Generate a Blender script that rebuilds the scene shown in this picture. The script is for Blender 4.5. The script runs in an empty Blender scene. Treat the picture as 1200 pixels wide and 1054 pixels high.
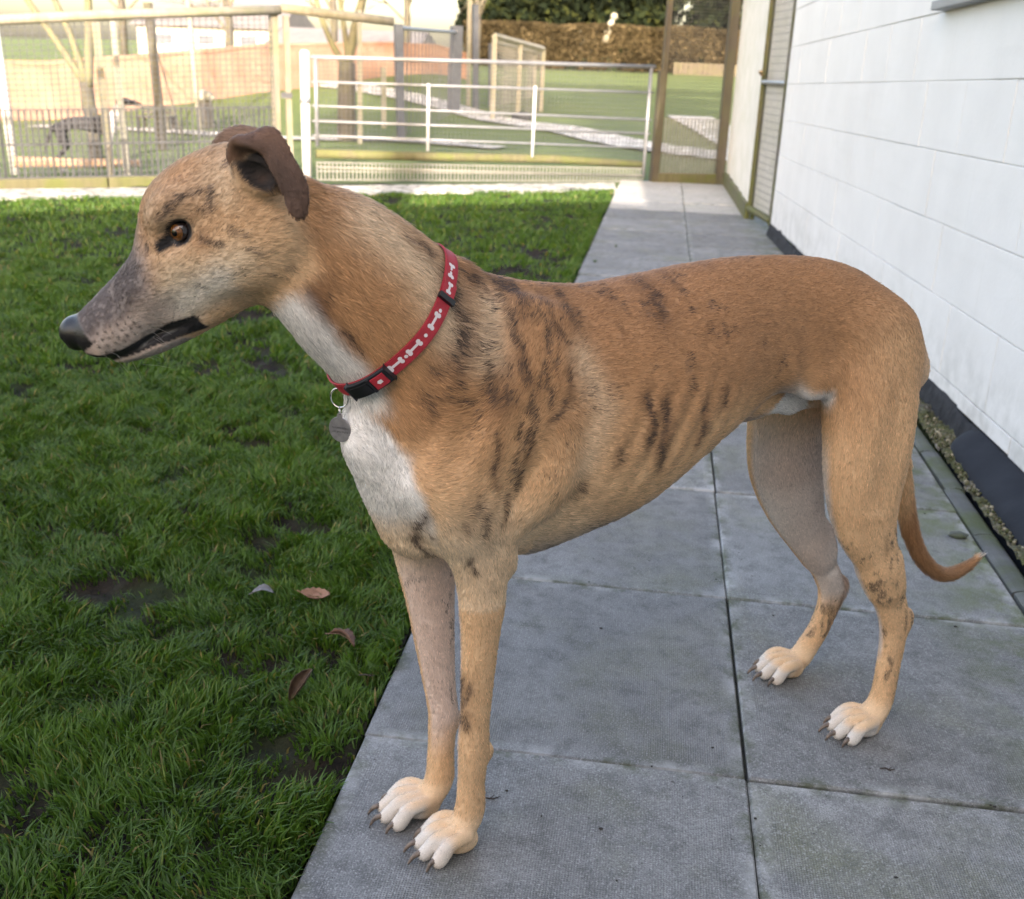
import bpy, bmesh, math, random
import numpy as np
from mathutils import Vector, Matrix

# ------------------------------------------------------------------ camera, world, sun, exposure
scene = bpy.context.scene
COL = scene.collection
CAM = dict(f=1252.94, pitch=.3425, yaw=.1248, roll=.0396, loc=(-.2055, -1.4095, 1.0072))
def cam_axes():
    pi, ya, ro = CAM['pitch'], CAM['yaw'], CAM['roll']
    fw = np.array([-math.sin(ya)*math.cos(pi), math.cos(ya)*math.cos(pi), -math.sin(pi)])
    r = np.array([math.cos(ya), math.sin(ya), 0.]); u = np.cross(r, fw)
    R = r*math.cos(ro)+u*math.sin(ro); U = u*math.cos(ro)-r*math.sin(ro)
    return fw, R, U
_fw, _R, _U = cam_axes()
cd = bpy.data.cameras.new('camera')
cam = bpy.data.objects.new('camera', cd); COL.objects.link(cam)
cam.matrix_world = Matrix(((_R[0], _U[0], -_fw[0], CAM['loc'][0]), (_R[1], _U[1], -_fw[1], CAM['loc'][1]),
                           (_R[2], _U[2], -_fw[2], CAM['loc'][2]), (0, 0, 0, 1)))
cd.sensor_fit = 'HORIZONTAL'; cd.sensor_width = 36; cd.lens = 36*CAM['f']/1200
cd.clip_start = .02; cd.clip_end = 2000
cd.dof.use_dof = True; cd.dof.focus_distance = 1.30; cd.dof.aperture_fstop = 8.5
scene.camera = cam

SUN_EL, SUN_AZ = math.radians(18), math.radians(6)      # low winter sun behind the camera, a little to its right
SUN_DIR = np.array([math.sin(SUN_AZ)*math.cos(SUN_EL), -math.cos(SUN_AZ)*math.cos(SUN_EL), math.sin(SUN_EL)])
world = bpy.data.worlds.new('World'); scene.world = world; world.use_nodes = True
wn = world.node_tree; wn.nodes.clear()
sky = wn.nodes.new('ShaderNodeTexSky'); sky.sky_type = 'NISHITA'; sky.sun_disc = False
sky.sun_elevation = SUN_EL; sky.sun_rotation = math.atan2(SUN_DIR[0], SUN_DIR[1])
sky.air_density = 1.0; sky.dust_density = 4.0; sky.ozone_density = .4
bg = wn.nodes.new('ShaderNodeBackground'); bg.inputs['Strength'].default_value = .15
wo = wn.nodes.new('ShaderNodeOutputWorld')
wn.links.new(sky.outputs[0], bg.inputs['Color']); wn.links.new(bg.outputs[0], wo.inputs['Surface'])
sd = bpy.data.lights.new('sun', 'SUN'); sd.energy = 2.3; sd.angle = math.radians(.5); sd.color = (1, .955, .89)
sun = bpy.data.objects.new('sun', sd); COL.objects.link(sun)
sun.rotation_euler = Vector(SUN_DIR).to_track_quat('Z', 'Y').to_euler()
sun.location = Vector(SUN_DIR)*30
scene.view_settings.view_transform = 'Standard'; scene.view_settings.look = 'None'
scene.view_settings.exposure = 2.6; scene.view_settings.gamma = 1; scene.view_settings.use_curve_mapping = False
try:                                   # camera white balance for open shade
    scene.view_settings.use_white_balance = True; scene.view_settings.white_balance_temperature = 7150; scene.view_settings.white_balance_tint = 17
except AttributeError: pass
scene.render.engine = 'CYCLES'
scene.cycles.use_denoising = True
scene.cycles.max_bounces = 6; scene.cycles.diffuse_bounces = 3; scene.cycles.glossy_bounces = 2
scene.cycles.transparent_max_bounces = 8
scene.cycles_curves.shape = 'THICK' if hasattr(scene, 'cycles_curves') and False else getattr(getattr(scene,'cycles_curves',None),'shape','RIBBONS')

# ------------------------------------------------------------------ helpers
rng = np.random.default_rng(7); random.seed(7)
def lin(r, g, b):
    f = lambda c: (c/255/12.92) if c/255 <= .04045 else ((c/255+.055)/1.055)**2.4
    return (f(r), f(g), f(b))
def link(o, parent=None):
    COL.objects.link(o)
    if parent is not None: o.parent = parent
    return o
def tag(o, label=None, cat=None, group=None, kind=None):
    if label: o['label'] = label
    if cat: o['category'] = cat
    if group: o['group'] = group
    if kind: o['kind'] = kind
    return o
def empty(name, loc=(0, 0, 0), label=None, cat=None, group=None, parent=None):
    o = bpy.data.objects.new(name, None); o.empty_display_size = .1; o.location = loc
    link(o, parent); return tag(o, label, cat, group)
def mesh_obj(name, verts, faces, mat=None, parent=None, smooth=False):
    me = bpy.data.meshes.new(name); me.from_pydata([tuple(v) for v in verts], [], [tuple(f) for f in faces]); me.update()
    if mat: me.materials.append(mat)
    if smooth: me.polygons.foreach_set('use_smooth', [True]*len(me.polygons))
    return link(bpy.data.objects.new(name, me), parent)
def bm_obj(name, bm, mat=None, parent=None, smooth=False):
    me = bpy.data.meshes.new(name); bmesh.ops.recalc_face_normals(bm, faces=bm.faces); bm.to_mesh(me); bm.free()
    if mat: me.materials.append(mat)
    if smooth: me.polygons.foreach_set('use_smooth', [True]*len(me.polygons))
    return link(bpy.data.objects.new(name, me), parent)
def bm_box(bm, lo, hi, bevel=0, M=None):
    r = bmesh.ops.create_cube(bm, size=1)
    vs = r['verts']
    for v in vs:
        v.co = Vector(((lo[i]+hi[i])/2+v.co[i]*(hi[i]-lo[i]) for i in range(3)))
    if bevel:
        es = list({e for v in vs for e in v.link_edges})
        g = bmesh.ops.bevel(bm, geom=es, offset=bevel, segments=1, affect='EDGES', profile=.5)
        vs = [v for v in set(vs) | set(g['verts']) if v.is_valid]
    if M is not None:
        for v in vs: v.co = M @ v.co
    return vs
def bm_tube(bm, pts, rad, n=8, caps=True, up=(0, 0, 1)):
    pts = [Vector(p) for p in pts]
    if not hasattr(rad, '__len__'): rad = [rad]*len(pts)
    rings = []; prev = None
    for i, p in enumerate(pts):
        t = (pts[min(i+1, len(pts)-1)]-pts[max(i-1, 0)]).normalized()
        if prev is None:
            a = Vector(up).cross(t)
            if a.length < 1e-3: a = Vector((1, 0, 0)).cross(t)
        else: a = prev - t*prev.dot(t)
        a.normalize(); prev = a; b = t.cross(a)
        rings.append([bm.verts.new(p+(a*math.cos(2*math.pi*k/n)+b*math.sin(2*math.pi*k/n))*rad[i]) for k in range(n)])
    for r0, r1 in zip(rings, rings[1:]):
        for k in range(n): bm.faces.new((r0[k], r0[(k+1) % n], r1[(k+1) % n], r1[k]))
    if caps:
        bm.faces.new(rings[0][::-1]); bm.faces.new(rings[-1])
def set_attr(me, name, typ, dom, data):
    at = me.attributes.new(name, typ, dom)
    key = {'FLOAT_COLOR': 'color', 'FLOAT': 'value', 'FLOAT_VECTOR': 'vector'}[typ]
    at.data.foreach_set(key, np.ascontiguousarray(data, dtype=np.float32).ravel())
# material builder -------------------------------------------------
class NT:
    def __init__(s, name):
        s.m = bpy.data.materials.new(name); s.m.use_nodes = True; s.t = s.m.node_tree
        s.b = s.t.nodes['Principled BSDF']; s.o = s.t.nodes['Material Output']
    def n(s, typ, **kw):
        nd = s.t.nodes.new(typ)
        for k, v in kw.items():
            if k.startswith('_'): setattr(nd, k[1:], v)
            else:
                key = k.replace('__', ' ') if not k.startswith('i') or not k[1:].isdigit() else int(k[1:])
                nd.inputs[key].default_value = v
        return nd
    def l(s, a, b): s.t.links.new(a, b)
    def coord(s, scale=(1, 1, 1), rot=(0, 0, 0), kind='Object', loc=(0, 0, 0)):
        tc = s.n('ShaderNodeTexCoord'); mp = s.n('ShaderNodeMapping')
        mp.inputs['Scale'].default_value = scale; mp.inputs['Rotation'].default_value = rot; mp.inputs['Location'].default_value = loc
        s.l(tc.outputs[kind], mp.inputs['Vector']); return mp.outputs[0]
    def noise(s, vec, scale, detail=4, rough=.55, dist=0):
        nd = s.n('ShaderNodeTexNoise'); nd.inputs['Scale'].default_value = scale; nd.inputs['Detail'].default_value = detail
        nd.inputs['Roughness'].default_value = rough; nd.inputs['Distortion'].default_value = dist
        s.l(vec, nd.inputs['Vector']); return nd.outputs['Fac']
    def ramp(s, fac, stops):
        nd = s.n('ShaderNodeValToRGB'); cr = nd.color_ramp
        while len(cr.elements) < len(stops): cr.elements.new(.5)
        for e, (p, c) in zip(cr.elements, stops):
            e.position = p; e.color = (*c, 1) if hasattr(c, '__len__') else (c, c, c, 1)
        s.l(fac, nd.inputs['Fac']); return nd.outputs['Color']
    def mix(s, fac, a, b, mode='MIX'):
        nd = s.n('ShaderNodeMix'); nd.data_type = 'RGBA'; nd.blend_type = mode
        for sock, v in ((nd.inputs[0], fac), (nd.inputs[6], a), (nd.inputs[7], b)):
            if hasattr(v, 'is_linked'): s.l(v, sock)
            elif hasattr(v, '__len__'): sock.default_value = (*v[:3], 1)
            else: sock.default_value = v
        return nd.outputs[2]
    def math(s, op, a, b=0.):
        nd = s.n('ShaderNodeMath'); nd.operation = op
        for sock, v in zip(nd.inputs, (a, b)):
            if hasattr(v, 'is_linked'): s.l(v, sock)
            else: sock.default_value = v
        return nd.outputs[0]
    def bump(s, h, strength=.3, dist=.01):
        nd = s.n('ShaderNodeBump'); nd.inputs['Strength'].default_value = strength; nd.inputs['Distance'].default_value = dist
        s.l(h, nd.inputs['Height']); s.l(nd.outputs[0], s.b.inputs['Normal']); return nd
    def col(s, c):
        if hasattr(c, 'is_linked'): s.l(c, s.b.inputs['Base Color'])
        else: s.b.inputs['Base Color'].default_value = (*c, 1)
    def rough(s, v):
        if hasattr(v, 'is_linked'): s.l(v, s.b.inputs['Roughness'])
        else: s.b.inputs['Roughness'].default_value = v
def noisy_mat(name, c1, c2, scale=8, rough=.8, bump=.3, bdist=.004, detail=5, stretch=(1, 1, 1), c3=None, metallic=0, fine=0):
    t = NT(name); v = t.coord(stretch)
    f = t.noise(v, scale, detail)
    c = t.ramp(f, [(.3, c1), (.7, c2)] if c3 is None else [(.3, c1), (.55, c2), (.75, c3)])
    t.col(c); t.rough(rough); t.b.inputs['Metallic'].default_value = metallic
    if bump:
        f2 = t.noise(v, fine or scale*6, 4)
        t.bump(f2, bump, bdist)
    return t.m
# ------------------------------------------------------------------ ground
CTRL = np.array([(-9.474, 14.5, -.002), (-7.701, 16., .308), (-6.996, 17., .467), (-5.552, 19.5, .763), (-4.774, 20.5, .87), (-4.477, 38., .965), (-1.269, 40., 1.061), (1.483, 40., 1.077),
    (-1.22, 15.5, .203), (-2.971, 16.5, .187), (-2.452, 18.5, .277), (.258, 13., .118), (-1.237, 14., .099), (-4.272, 12.5, .045), (-3.66, 13., .078), (-6.559, 13.5, .058), (3.302, 40., 1.0),
    (-4.673, 25., .403), (-1.9, 26., .497), (.139, 24., .43), (-5.6, 7.9, -.07), (-6., 9.2, -.12), (-3., 9.2, -.02), (-.3, 10., -.01), (.5, 10.2, 0), (6, 9, 0), (-9, 8, -.1), (0, 2, -.04), (-4, 2, -.04), (6, 2, -.04), (-9, 2, -.06), (0, -10, -.05), (-15, -10, -.05), (15, -10, -.05),
    (15, 40, 1.1), (30, 60, 1.6), (0, 70, 1.7), (-30, 70, 1.6), (-20, 15, .0), (-30, 30, .6), (20, 15, .3), (-14, 24, .6), (-9, 27, .95), (-30, -5, -.1), (30, 0, 0), (-40, 110, 2.2), (40, 110, 2.2), (-14, 40, 1.1), (10, 25, .5)])
def _phi(r): return r
_K = _phi(np.hypot(CTRL[:, None, 0]-CTRL[None, :, 0], CTRL[:, None, 1]-CTRL[None, :, 1]))
_A = np.block([[_K+np.eye(len(CTRL))*-.02, np.c_[np.ones(len(CTRL)), CTRL[:, :2]]], [np.r_[[np.ones(len(CTRL))], CTRL[:, :2].T], np.zeros((3, 3))]])
_W = np.linalg.solve(_A, np.r_[CTRL[:, 2], 0, 0, 0])
def terrain(x, y):
    x = np.asarray(x, float); y = np.asarray(y, float)
    r = np.hypot(x[..., None]-CTRL[:, 0], y[..., None]-CTRL[:, 1]); return r@_W[:-3]+_W[-3]+_W[-2]*x+_W[-1]*y
def tz(x, y): return float(terrain(x, y))
def grid_mesh(name, xs, ys, zf, mat, kind='structure'):
    Xg, Yg = np.meshgrid(xs, ys, indexing='ij'); Z = zf(Xg, Yg); V = np.stack([Xg, Yg, Z], -1).reshape(-1, 3); m = len(ys)
    i = np.arange((len(xs)-1)*(m-1)); i = i//(m-1)*m+i % (m-1); F = np.stack([i, i+m, i+m+1, i+1], -1)
    me = bpy.data.meshes.new(name); me.vertices.add(len(V)); me.vertices.foreach_set('co', V.astype(np.float32).ravel())
    me.loops.add(F.size); me.loops.foreach_set('vertex_index', F.astype(np.int32).ravel()); me.polygons.add(len(F)); me.polygons.foreach_set('loop_start', np.arange(0, F.size, 4, dtype=np.int32))
    me.polygons.foreach_set('use_smooth', np.ones(len(F), bool)); me.update(calc_edges=True); me.materials.append(mat)
    return tag(link(bpy.data.objects.new(name, me)), kind=kind)
t = NT('field_grass'); v = t.coord(); f1 = t.noise(v, .35, 5); f2 = t.noise(v, 6, 6); f3 = t.noise(v, 60, 4)
c = t.ramp(f1, [(.3, (.095, .155, .024)), (.55, (.13, .195, .033)), (.75, (.165, .215, .05))])
c = t.mix(t.math('MULTIPLY', f2, .5), c, (.11, .105, .045)); t.col(t.mix(t.ramp(f3, [(.35, 0), (.7, 1)]), c, (.05, .085, .016))); t.rough(.9)
t.bump(t.math('ADD', f3, f2), .9, .05)
M_field = t.m
xs = np.concatenate([np.arange(-60, -12, 4), np.arange(-12, 8, .5), np.arange(8, 61, 4)]); ys = np.concatenate([np.arange(-16, 4, 2.), np.arange(4, 24, .5), np.arange(24, 60, 2), np.arange(60, 131, 10)])
def _field(x, y):
    z = terrain(x, y); near = np.clip((9.6+.62*(x+.3)-y)/1.2, 0, 1); return z*(1-near)+(-.06)*near
grid_mesh('field', xs, ys, _field, M_field)
def fnoise(x, y, s, seed=0):
    x = x*s; y = y*s; i = np.floor(x); j = np.floor(y); u = x-i; w = y-j; u = u*u*(3-2*u); w = w*w*(3-2*w)
    h = lambda a, b: np.modf(np.abs(np.sin(a*127.1+b*311.7+seed*74.7)*43758.5453))[0]
    return (h(i, j)*(1-u)+h(i+1, j)*u)*(1-w)+(h(i, j+1)*(1-u)+h(i+1, j+1)*u)*w
def mud(x, y): return .34*fnoise(x, y, 3.1, 3)+.34*fnoise(x, y, 8, 4)+.32*fnoise(x, y, 21, 5)
t = NT('lawn_soil'); v = t.coord(); f = t.noise(v, 24, 6); f2 = t.noise(v, 3, 3)
t.col(t.mix(t.ramp(f2, [(.45, 0), (.6, 1)]), t.ramp(f, [(.3, (.007, .006, .005)), (.7, (.030, .023, .016))]), (.020, .030, .010))); t.rough(.95); t.b.inputs['Specular IOR Level'].default_value = .2; t.bump(t.noise(v, 60, 6), .9, .012)
grid_mesh('lawn', np.concatenate([np.arange(-7.5, -2, .06), np.arange(-2, -.60, .012)]), np.concatenate([np.arange(-3, -1.2, .1), np.arange(-1.2, 1.8, .014), np.arange(1.8, 8.6, .05)]), lambda x, y: -.024+.022*fnoise(x, y, 4, 8)+.008*fnoise(x, y, 14, 9)-.016*np.clip((mud(x, y)-.60)*6, 0, 1)+.010*(fnoise(x, y, 40, 71)-.5)+.007*(fnoise(x, y, 85, 72)-.5)-np.clip((y-(9.35+.634*(x+.76)))*.4, 0, .12), t.m)
# ------------------------------------------------------------------ paving
def slab_mat(name, base, pale, green, emboss):
    t = NT(name); v = t.coord(); oi = t.n('ShaderNodeObjectInfo'); gv = t.coord(kind='Object')
    ofs = t.n('ShaderNodeVectorMath', _operation='ADD'); t.l(v, ofs.inputs[0]); t.l(oi.outputs['Location'], ofs.inputs[1]); w = ofs.outputs[0]
    f1 = t.noise(w, 5, 6, .62); f2 = t.noise(w, 22, 6, .6); f3 = t.noise(w, 240, 3)
    c = t.ramp(f1, [(.30, base), (.70, pale)])
    c = t.mix(t.ramp(f2, [(.47, 0), (.72, .75)]), c, tuple(k*.55 for k in base)); c = t.mix(t.ramp(t.noise(w, 11, 5, .6), [(.58, 0), (.75, .5)]), c, tuple(min(1, k*1.35) for k in pale))
    c = t.mix(t.math('MULTIPLY', t.ramp(t.noise(w, 3.2, 5, .65), [(.50, 0), (.70, 1)]), .55), c, green)
    c = t.mix(t.ramp(t.noise(w, 75, 2), [(.69, 0), (.74, .75)]), c, (.035, .030, .025))
    gr = t.noise(w, 420, 2, .6); c = t.mix(t.ramp(gr, [(.40, .55), (.52, 0)]), c, tuple(k*.45 for k in base)); c = t.mix(t.ramp(t.noise(w, 300, 2, .6), [(.54, 0), (.66, .55)]), c, tuple(min(1, k*1.5) for k in pale)); c = t.mix(t.ramp(t.noise(w, 34, 6, .7), [(.52, 0), (.66, .45)]), c, tuple(k*.5 for k in base))
    gx = t.n('ShaderNodeSeparateXYZ'); ng = t.n('ShaderNodeNewGeometry'); t.l(ng.outputs['Position'], gx.inputs[0]); al = t.n('ShaderNodeMapRange'); al.inputs['From Min'].default_value = .36; al.inputs['From Max'].default_value = .60; t.l(gx.outputs[0], al.inputs['Value'])
    c = t.mix(t.math('MULTIPLY', al.outputs[0], t.ramp(t.noise(w, 8, 6, .65), [(.42, 0), (.62, .95)])), c, (.095, .125, .030))      # algae towards the gutter
    lo_ = t.n('ShaderNodeSeparateXYZ'); t.l(v, lo_.inputs[0]); eg = t.n('ShaderNodeMapRange'); eg.inputs['From Min'].default_value = .270; eg.inputs['From Max'].default_value = .297; t.l(t.math('MAXIMUM', t.math('ABSOLUTE', lo_.outputs[0]), t.math('ABSOLUTE', lo_.outputs[1])), eg.inputs['Value'])
    c = t.mix(t.math('MULTIPLY', eg.outputs[0], t.ramp(t.noise(w, 16, 5, .65), [(.46, 0), (.60, .8)])), c, (.060, .070, .030)); c = t.mix(t.math('MULTIPLY', eg.outputs[0], t.ramp(t.noise(w, 7, 5, .65), [(.50, 0), (.62, .7)])), c, tuple(min(1, k*1.5) for k in pale))
    sc = t.n('ShaderNodeMath', _operation='MULTIPLY_ADD'); t.l(oi.outputs['Random'], sc.inputs[0]); sc.inputs[1].default_value = .25; sc.inputs[2].default_value = .87
    c = t.mix(1., c, sc.outputs[0], 'MULTIPLY')
    sp = t.n('ShaderNodeSeparateXYZ'); t.l(v, sp.inputs[0])
    mg = t.math('MAXIMUM', t.math('ABSOLUTE', sp.outputs[0]), t.math('ABSOLUTE', sp.outputs[1]))      # plain margin round the embossed field
    inner = t.n('ShaderNodeMapRange', _interpolation_type='SMOOTHSTEP'); inner.inputs['From Min'].default_value = .278; inner.inputs['From Max'].default_value = .268; t.l(mg, inner.inputs['Value'])
    k = 2*math.pi/.0052
    a = t.math('SINE', t.math('MULTIPLY', t.math('ADD', sp.outputs[0], sp.outputs[1]), k*.7)); b = t.math('SINE', t.math('MULTIPLY', t.math('SUBTRACT', sp.outputs[0], sp.outputs[1]), k*.7))
    e = t.math('MULTIPLY', t.math('MULTIPLY', a, b), t.math('MULTIPLY', inner.outputs[0], emboss)); e = t.math('MULTIPLY', e, t.ramp(t.noise(w, 4, 3), [(.30, .15), (.62, 1)]))
    c = t.mix(t.math('MULTIPLY', t.ramp(e, [(.0, 1), (.35, 0)]), .0), c, base); pit = t.n('ShaderNodeMapRange'); pit.inputs['From Min'].default_value = -.15; pit.inputs['From Max'].default_value = -.75; t.l(e, pit.inputs['Value'])
    c = t.mix(t.math('MULTIPLY', pit.outputs[0], .42), c, tuple(k_*.35 for k_ in base))               # darker in the hollows of the embossing
    hi_ = t.n('ShaderNodeMapRange'); hi_.inputs['From Min'].default_value = .2; hi_.inputs['From Max'].default_value = .8; t.l(e, hi_.inputs['Value']); c = t.mix(t.math('MULTIPLY', hi_.outputs[0], .22), c, tuple(min(1, k_*1.5) for k_ in pale))
    t.col(c); t.rough(t.ramp(f2, [(.3, .72), (.7, .9)])); t.bump(t.math('ADD', t.math('MULTIPLY', e, .9), t.math('ADD', t.math('MULTIPLY', f3, .5), t.math('MULTIPLY', f2, .6))), .55, .0022)
    return t.m
M_slab = slab_mat('paving_concrete', (.162, .164, .162), (.278, .280, .276), (.165, .175, .090), 1.0)
M_slab2 = slab_mat('sunlit_pale_concrete', (.40, .385, .35), (.52, .50, .455), (.33, .35, .22), .3)  # far slabs: pale concrete, whitened further to look sunlit
t = NT('joint_grit'); v = t.coord(); t.col(t.ramp(t.noise(v, 60, 4), [(.35, (.020, .020, .018)), (.7, (.045, .050, .030))])); t.rough(.95); M_joint = t.m
path = empty('path'); tag(path, kind='structure')
bm = bmesh.new(); bm_box(bm, (-.60, -1.4, -.10), (.605, 9.8, -.012)); bm_obj('bedding', bm, M_joint, path)
def slab_mesh(w, d, name='paving_slab', mat=M_slab, seed=0):
    rs = np.random.default_rng(seed); bm = bmesh.new(); bm_box(bm, (-w/2, -d/2, -.04), (w/2, d/2, 0), .0035)
    for v_ in bm.verts: v_.co.x += rs.normal(0, .0006); v_.co.y += rs.normal(0, .0006)
    bmesh.ops.recalc_face_normals(bm, faces=bm.faces); me = bpy.data.meshes.new(name); bm.to_mesh(me); bm.free(); me.materials.append(mat); return me
SM = [slab_mesh(.5962, .5975, seed=i) for i in range(4)]; SF = [slab_mesh(.5945, .5945, mat=M_slab2, seed=i) for i in range(4)]; k = 0
for j in range(-2, 16):
    for i in (-1, 0):
        o = bpy.data.objects.new('paving_slab', (SF if j >= 12 else SM)[k % 4]); k += 1
        o.location = (i*.6+.3+rng.normal(0, .0008), j*.6+.3+rng.normal(0, .0008), rng.normal(0, .0012)); o.rotation_euler = (rng.normal(0, .0018), rng.normal(0, .0018), rng.choice([0, math.pi/2, math.pi])+rng.normal(0, .002)); link(o, path)
# pale path along the foot of the fence
cross = empty('cross_path', (-.76, 8.44, 0)); tag(cross, kind='structure'); ud = np.array([.836, .549]); un = np.array([-.549, .836])
for q in range(11):
    s0, s1 = -.62*(q+1)+.55, -.62*q+.545; V = []
    for s_, n_ in ((s0, .0), (s1, .0), (s1, .62), (s0, .62)):
        p = np.array([-.76, 8.40])+ud*s_+un*n_; V.append(p)
    V = np.array(V); V[:, 0] = np.minimum(V[:, 0], -.606)
    P = [(*(p-np.array([-.76, 8.44])), z) for z in (-.05, .002+rng.normal(0, .001)) for p in V]
    mesh_obj('paving_slab', P, [(3, 2, 1, 0), (4, 5, 6, 7), (0, 1, 5, 4), (1, 2, 6, 5), (2, 3, 7, 6), (3, 0, 4, 7)], M_slab2, cross)
# ------------------------------------------------------------------ white block building on the right
WX = lambda y: .834-.044*y
def wallpt(y, z, out=0.): return Vector((WX(y)-out, y-.044*out, z))
t = NT('white_masonry_paint'); v = t.coord(); f = t.noise(v, 3, 6, .6); f2 = t.noise(v, 70, 5); f3 = t.noise(v, 260, 2)
c = t.ramp(f, [(.3, (.76, .755, .735)), (.7, (.69, .685, .665))]); c = t.mix(t.ramp(t.noise(t.coord((.6, .6, 7)), 2.2, 5), [(.55, 0), (.8, .16)]), c, (.50, .50, .47))
sp = t.n('ShaderNodeSeparateXYZ'); t.l(v, sp.inputs[0]); mr = t.n('ShaderNodeMapRange'); mr.inputs['From Min'].default_value = .34; mr.inputs['From Max'].default_value = .03; t.l(sp.outputs[2], mr.inputs['Value'])
c = t.mix(t.math('MULTIPLY', t.math('MULTIPLY', mr.outputs[0], t.ramp(t.noise(v, 14, 5), [(.4, 0), (.65, 1)])), .45), c, (.24, .24, .20))
t.col(c); t.rough(.6); t.bump(t.math('ADD', t.math('MULTIPLY', f2, .8), t.math('MULTIPLY', f3, .35)), .35, .004); M_white = t.m
house = empty('block_building', (WX(1.5), 1.5, 0), 'white painted block building beside the paved path', 'building'); HL = Vector(house.location)
ex = Vector((-.044, 1, 0)).normalized(); ez = Vector((0, 0, 1)); exs = Vector((-.044, 1, -.013)).normalized(); en = Vector((-1, -.044, 0)).normalized()
def wall_box(bm, y0, y1, z0, z1, o0, o1, bev=0, sl=-.013):
    """box on the wall: y along the wall, courses fall gently away from the camera"""
    c = [];
    for y in (y0, y1):
        for z in (z0, z1):
            for o_ in (o0, o1):
                c.append(bm.verts.new(wallpt(y, z+sl*(y-1.5), o_)-HL))
    fs = [bm.faces.new([c[i] for i in q]) for q in ((0, 1, 3, 2), (4, 6, 7, 5), (0, 4, 5, 1), (2, 3, 7, 6), (0, 2, 6, 4), (1, 5, 7, 3))]
    if bev:
        bmesh.ops.recalc_face_normals(bm, faces=fs); g = bmesh.ops.bevel(bm, geom=list({e for f in fs for e in f.edges}), offset=bev, segments=2, affect='EDGES', profile=.6)
bm = bmesh.new(); wall_box(bm, -2.6, 6.16, .08, 2.95, -.30, -.004, sl=0); bm_obj('mortar_wall', bm, M_white, house)
bm = bmesh.new(); wall_box(bm, -2.6, 6.15, 2.96, 3.08, -4.2, .24, sl=0); M_fascia = noisy_mat('grey_fascia', (.20, .21, .22), (.26, .27, .28), 6, .5, .1); bm_obj('roof', bm, M_fascia, house)
bm = bmesh.new(); wall_box(bm, -2.6, 6.16, .08, 2.95, -4.0, -3.7, sl=0); wall_box(bm, -2.6, -2.3, .08, 2.95, -3.69, -.31, sl=0); wall_box(bm, 5.86, 6.16, .08, 2.95, -3.69, -.31, sl=0); bm_obj('rear_wall', bm, M_white, house)
zc = [.135+.225*i for i in range(-1, 13)]
for r, (z0, z1) in enumerate(zip(zc[:-1], zc[1:])):
    y = -2.6+(.225 if r % 2 else 0)-.02
    edges = [-2.6]+[y+.45*i for i in range(1, 20) if y+.45*i < 6.1]+[6.15]
    for a, b in zip(edges[:-1], edges[1:]):
        if b-a < .03: continue
        bm = bmesh.new(); jz0 = .0009+abs(rng.normal(0, .0006)); jz1 = .0009+abs(rng.normal(0, .0006)); lo_z = max(z0, .085+.013*(a-1.5)) if r == 0 else z0
        if z1+(-.013*(a-1.5)) > 2.95: continue
        wall_box(bm, a+.0008, b-.0008, lo_z+jz0, z1-jz1, -.05, .0024+rng.normal(0, .0009), .0026); bm_obj('block', bm, M_white, house)
# bitumen band along the foot of the wall, wavy upper edge
t = NT('bitumen'); v = t.coord(); t.col(t.ramp(t.noise(v, 20, 6), [(.3, (.010, .011, .013)), (.75, (.040, .042, .046))])); t.rough(.9); t.b.inputs['Specular IOR Level'].default_value = .25; t.bump(t.noise(v, 45, 6), .7, .010); M_bit = t.m
bm = bmesh.new(); ys = np.arange(-2.6, 6.16, .03); top = .058+.022*fnoise(ys, ys*0, 3, 11)+.014*fnoise(ys, ys*0, 13, 12); rows = []
for y, tp in zip(ys, top):
    rows.append([bm.verts.new(wallpt(y, z, o_)-HL) for z, o_ in ((-.05, .030), (.02, .026), (tp*.6, .018), (tp, .012), (tp+.002, -.003))])
for a, b in zip(rows, rows[1:]):
    for q in range(4): bm.faces.new((a[q], b[q], b[q+1], a[q+1]))
bm_obj('bitumen_band', bm, M_bit, house, True)
# grey window ledge at the top right
bm = bmesh.new(); wall_box(bm, 1.45, 2.72, 1.262, 1.292, -.02, .050, .003); bm_obj('window_ledge', bm, M_fascia, house)
# ------------------------------------------------------------------ gutter, moss and gravel, black kerb block
t = NT('grey_gutter'); v = t.coord(); c = t.ramp(t.noise(v, 12, 6), [(.3, (.060, .064, .064)), (.7, (.125, .130, .128))]); t.col(t.mix(t.ramp(t.noise(v, 5, 5), [(.42, 0), (.60, .85)]), c, (.055, .072, .018))); t.rough(.8); t.bump(t.noise(v, 90, 5), .4, .003); M_gut = t.m
gut = empty('gutter', (.63, 1.2, 0), 'narrow grey channel drain of short pieces between paving and gravel', 'drain'); GL = Vector(gut.location)
y = -1.4; k = 0
while y < 6.3:
    L_ = .30+.02*rng.random(); bm = bmesh.new(); prof = [(-.026, -.03), (-.026, .002), (-.016, .006), (.0, .008), (.014, .006), (.022, .002), (.024, -.002), (.024, -.03)]
    dx = rng.normal(0, .0015); a = [bm.verts.new((p[0]+dx, y+.002-1.2, p[1])) for p in prof]; b = [bm.verts.new((p[0]+dx+rng.normal(0, .001), y+L_-.002-1.2, p[1])) for p in prof]
    for i in range(len(prof)): bm.faces.new((a[i], b[i], b[(i+1) % len(prof)], a[(i+1) % len(prof)]))
    bm.faces.new(a); bm.faces.new(b[::-1]); bm_obj('channel_piece', bm, M_gut, gut); y += L_
t = NT('mossy_gravel'); v = t.coord(); vz = t.n('ShaderNodeTexVoronoi'); vz.inputs['Scale'].default_value = 95; t.l(v, vz.inputs['Vector'])
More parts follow.
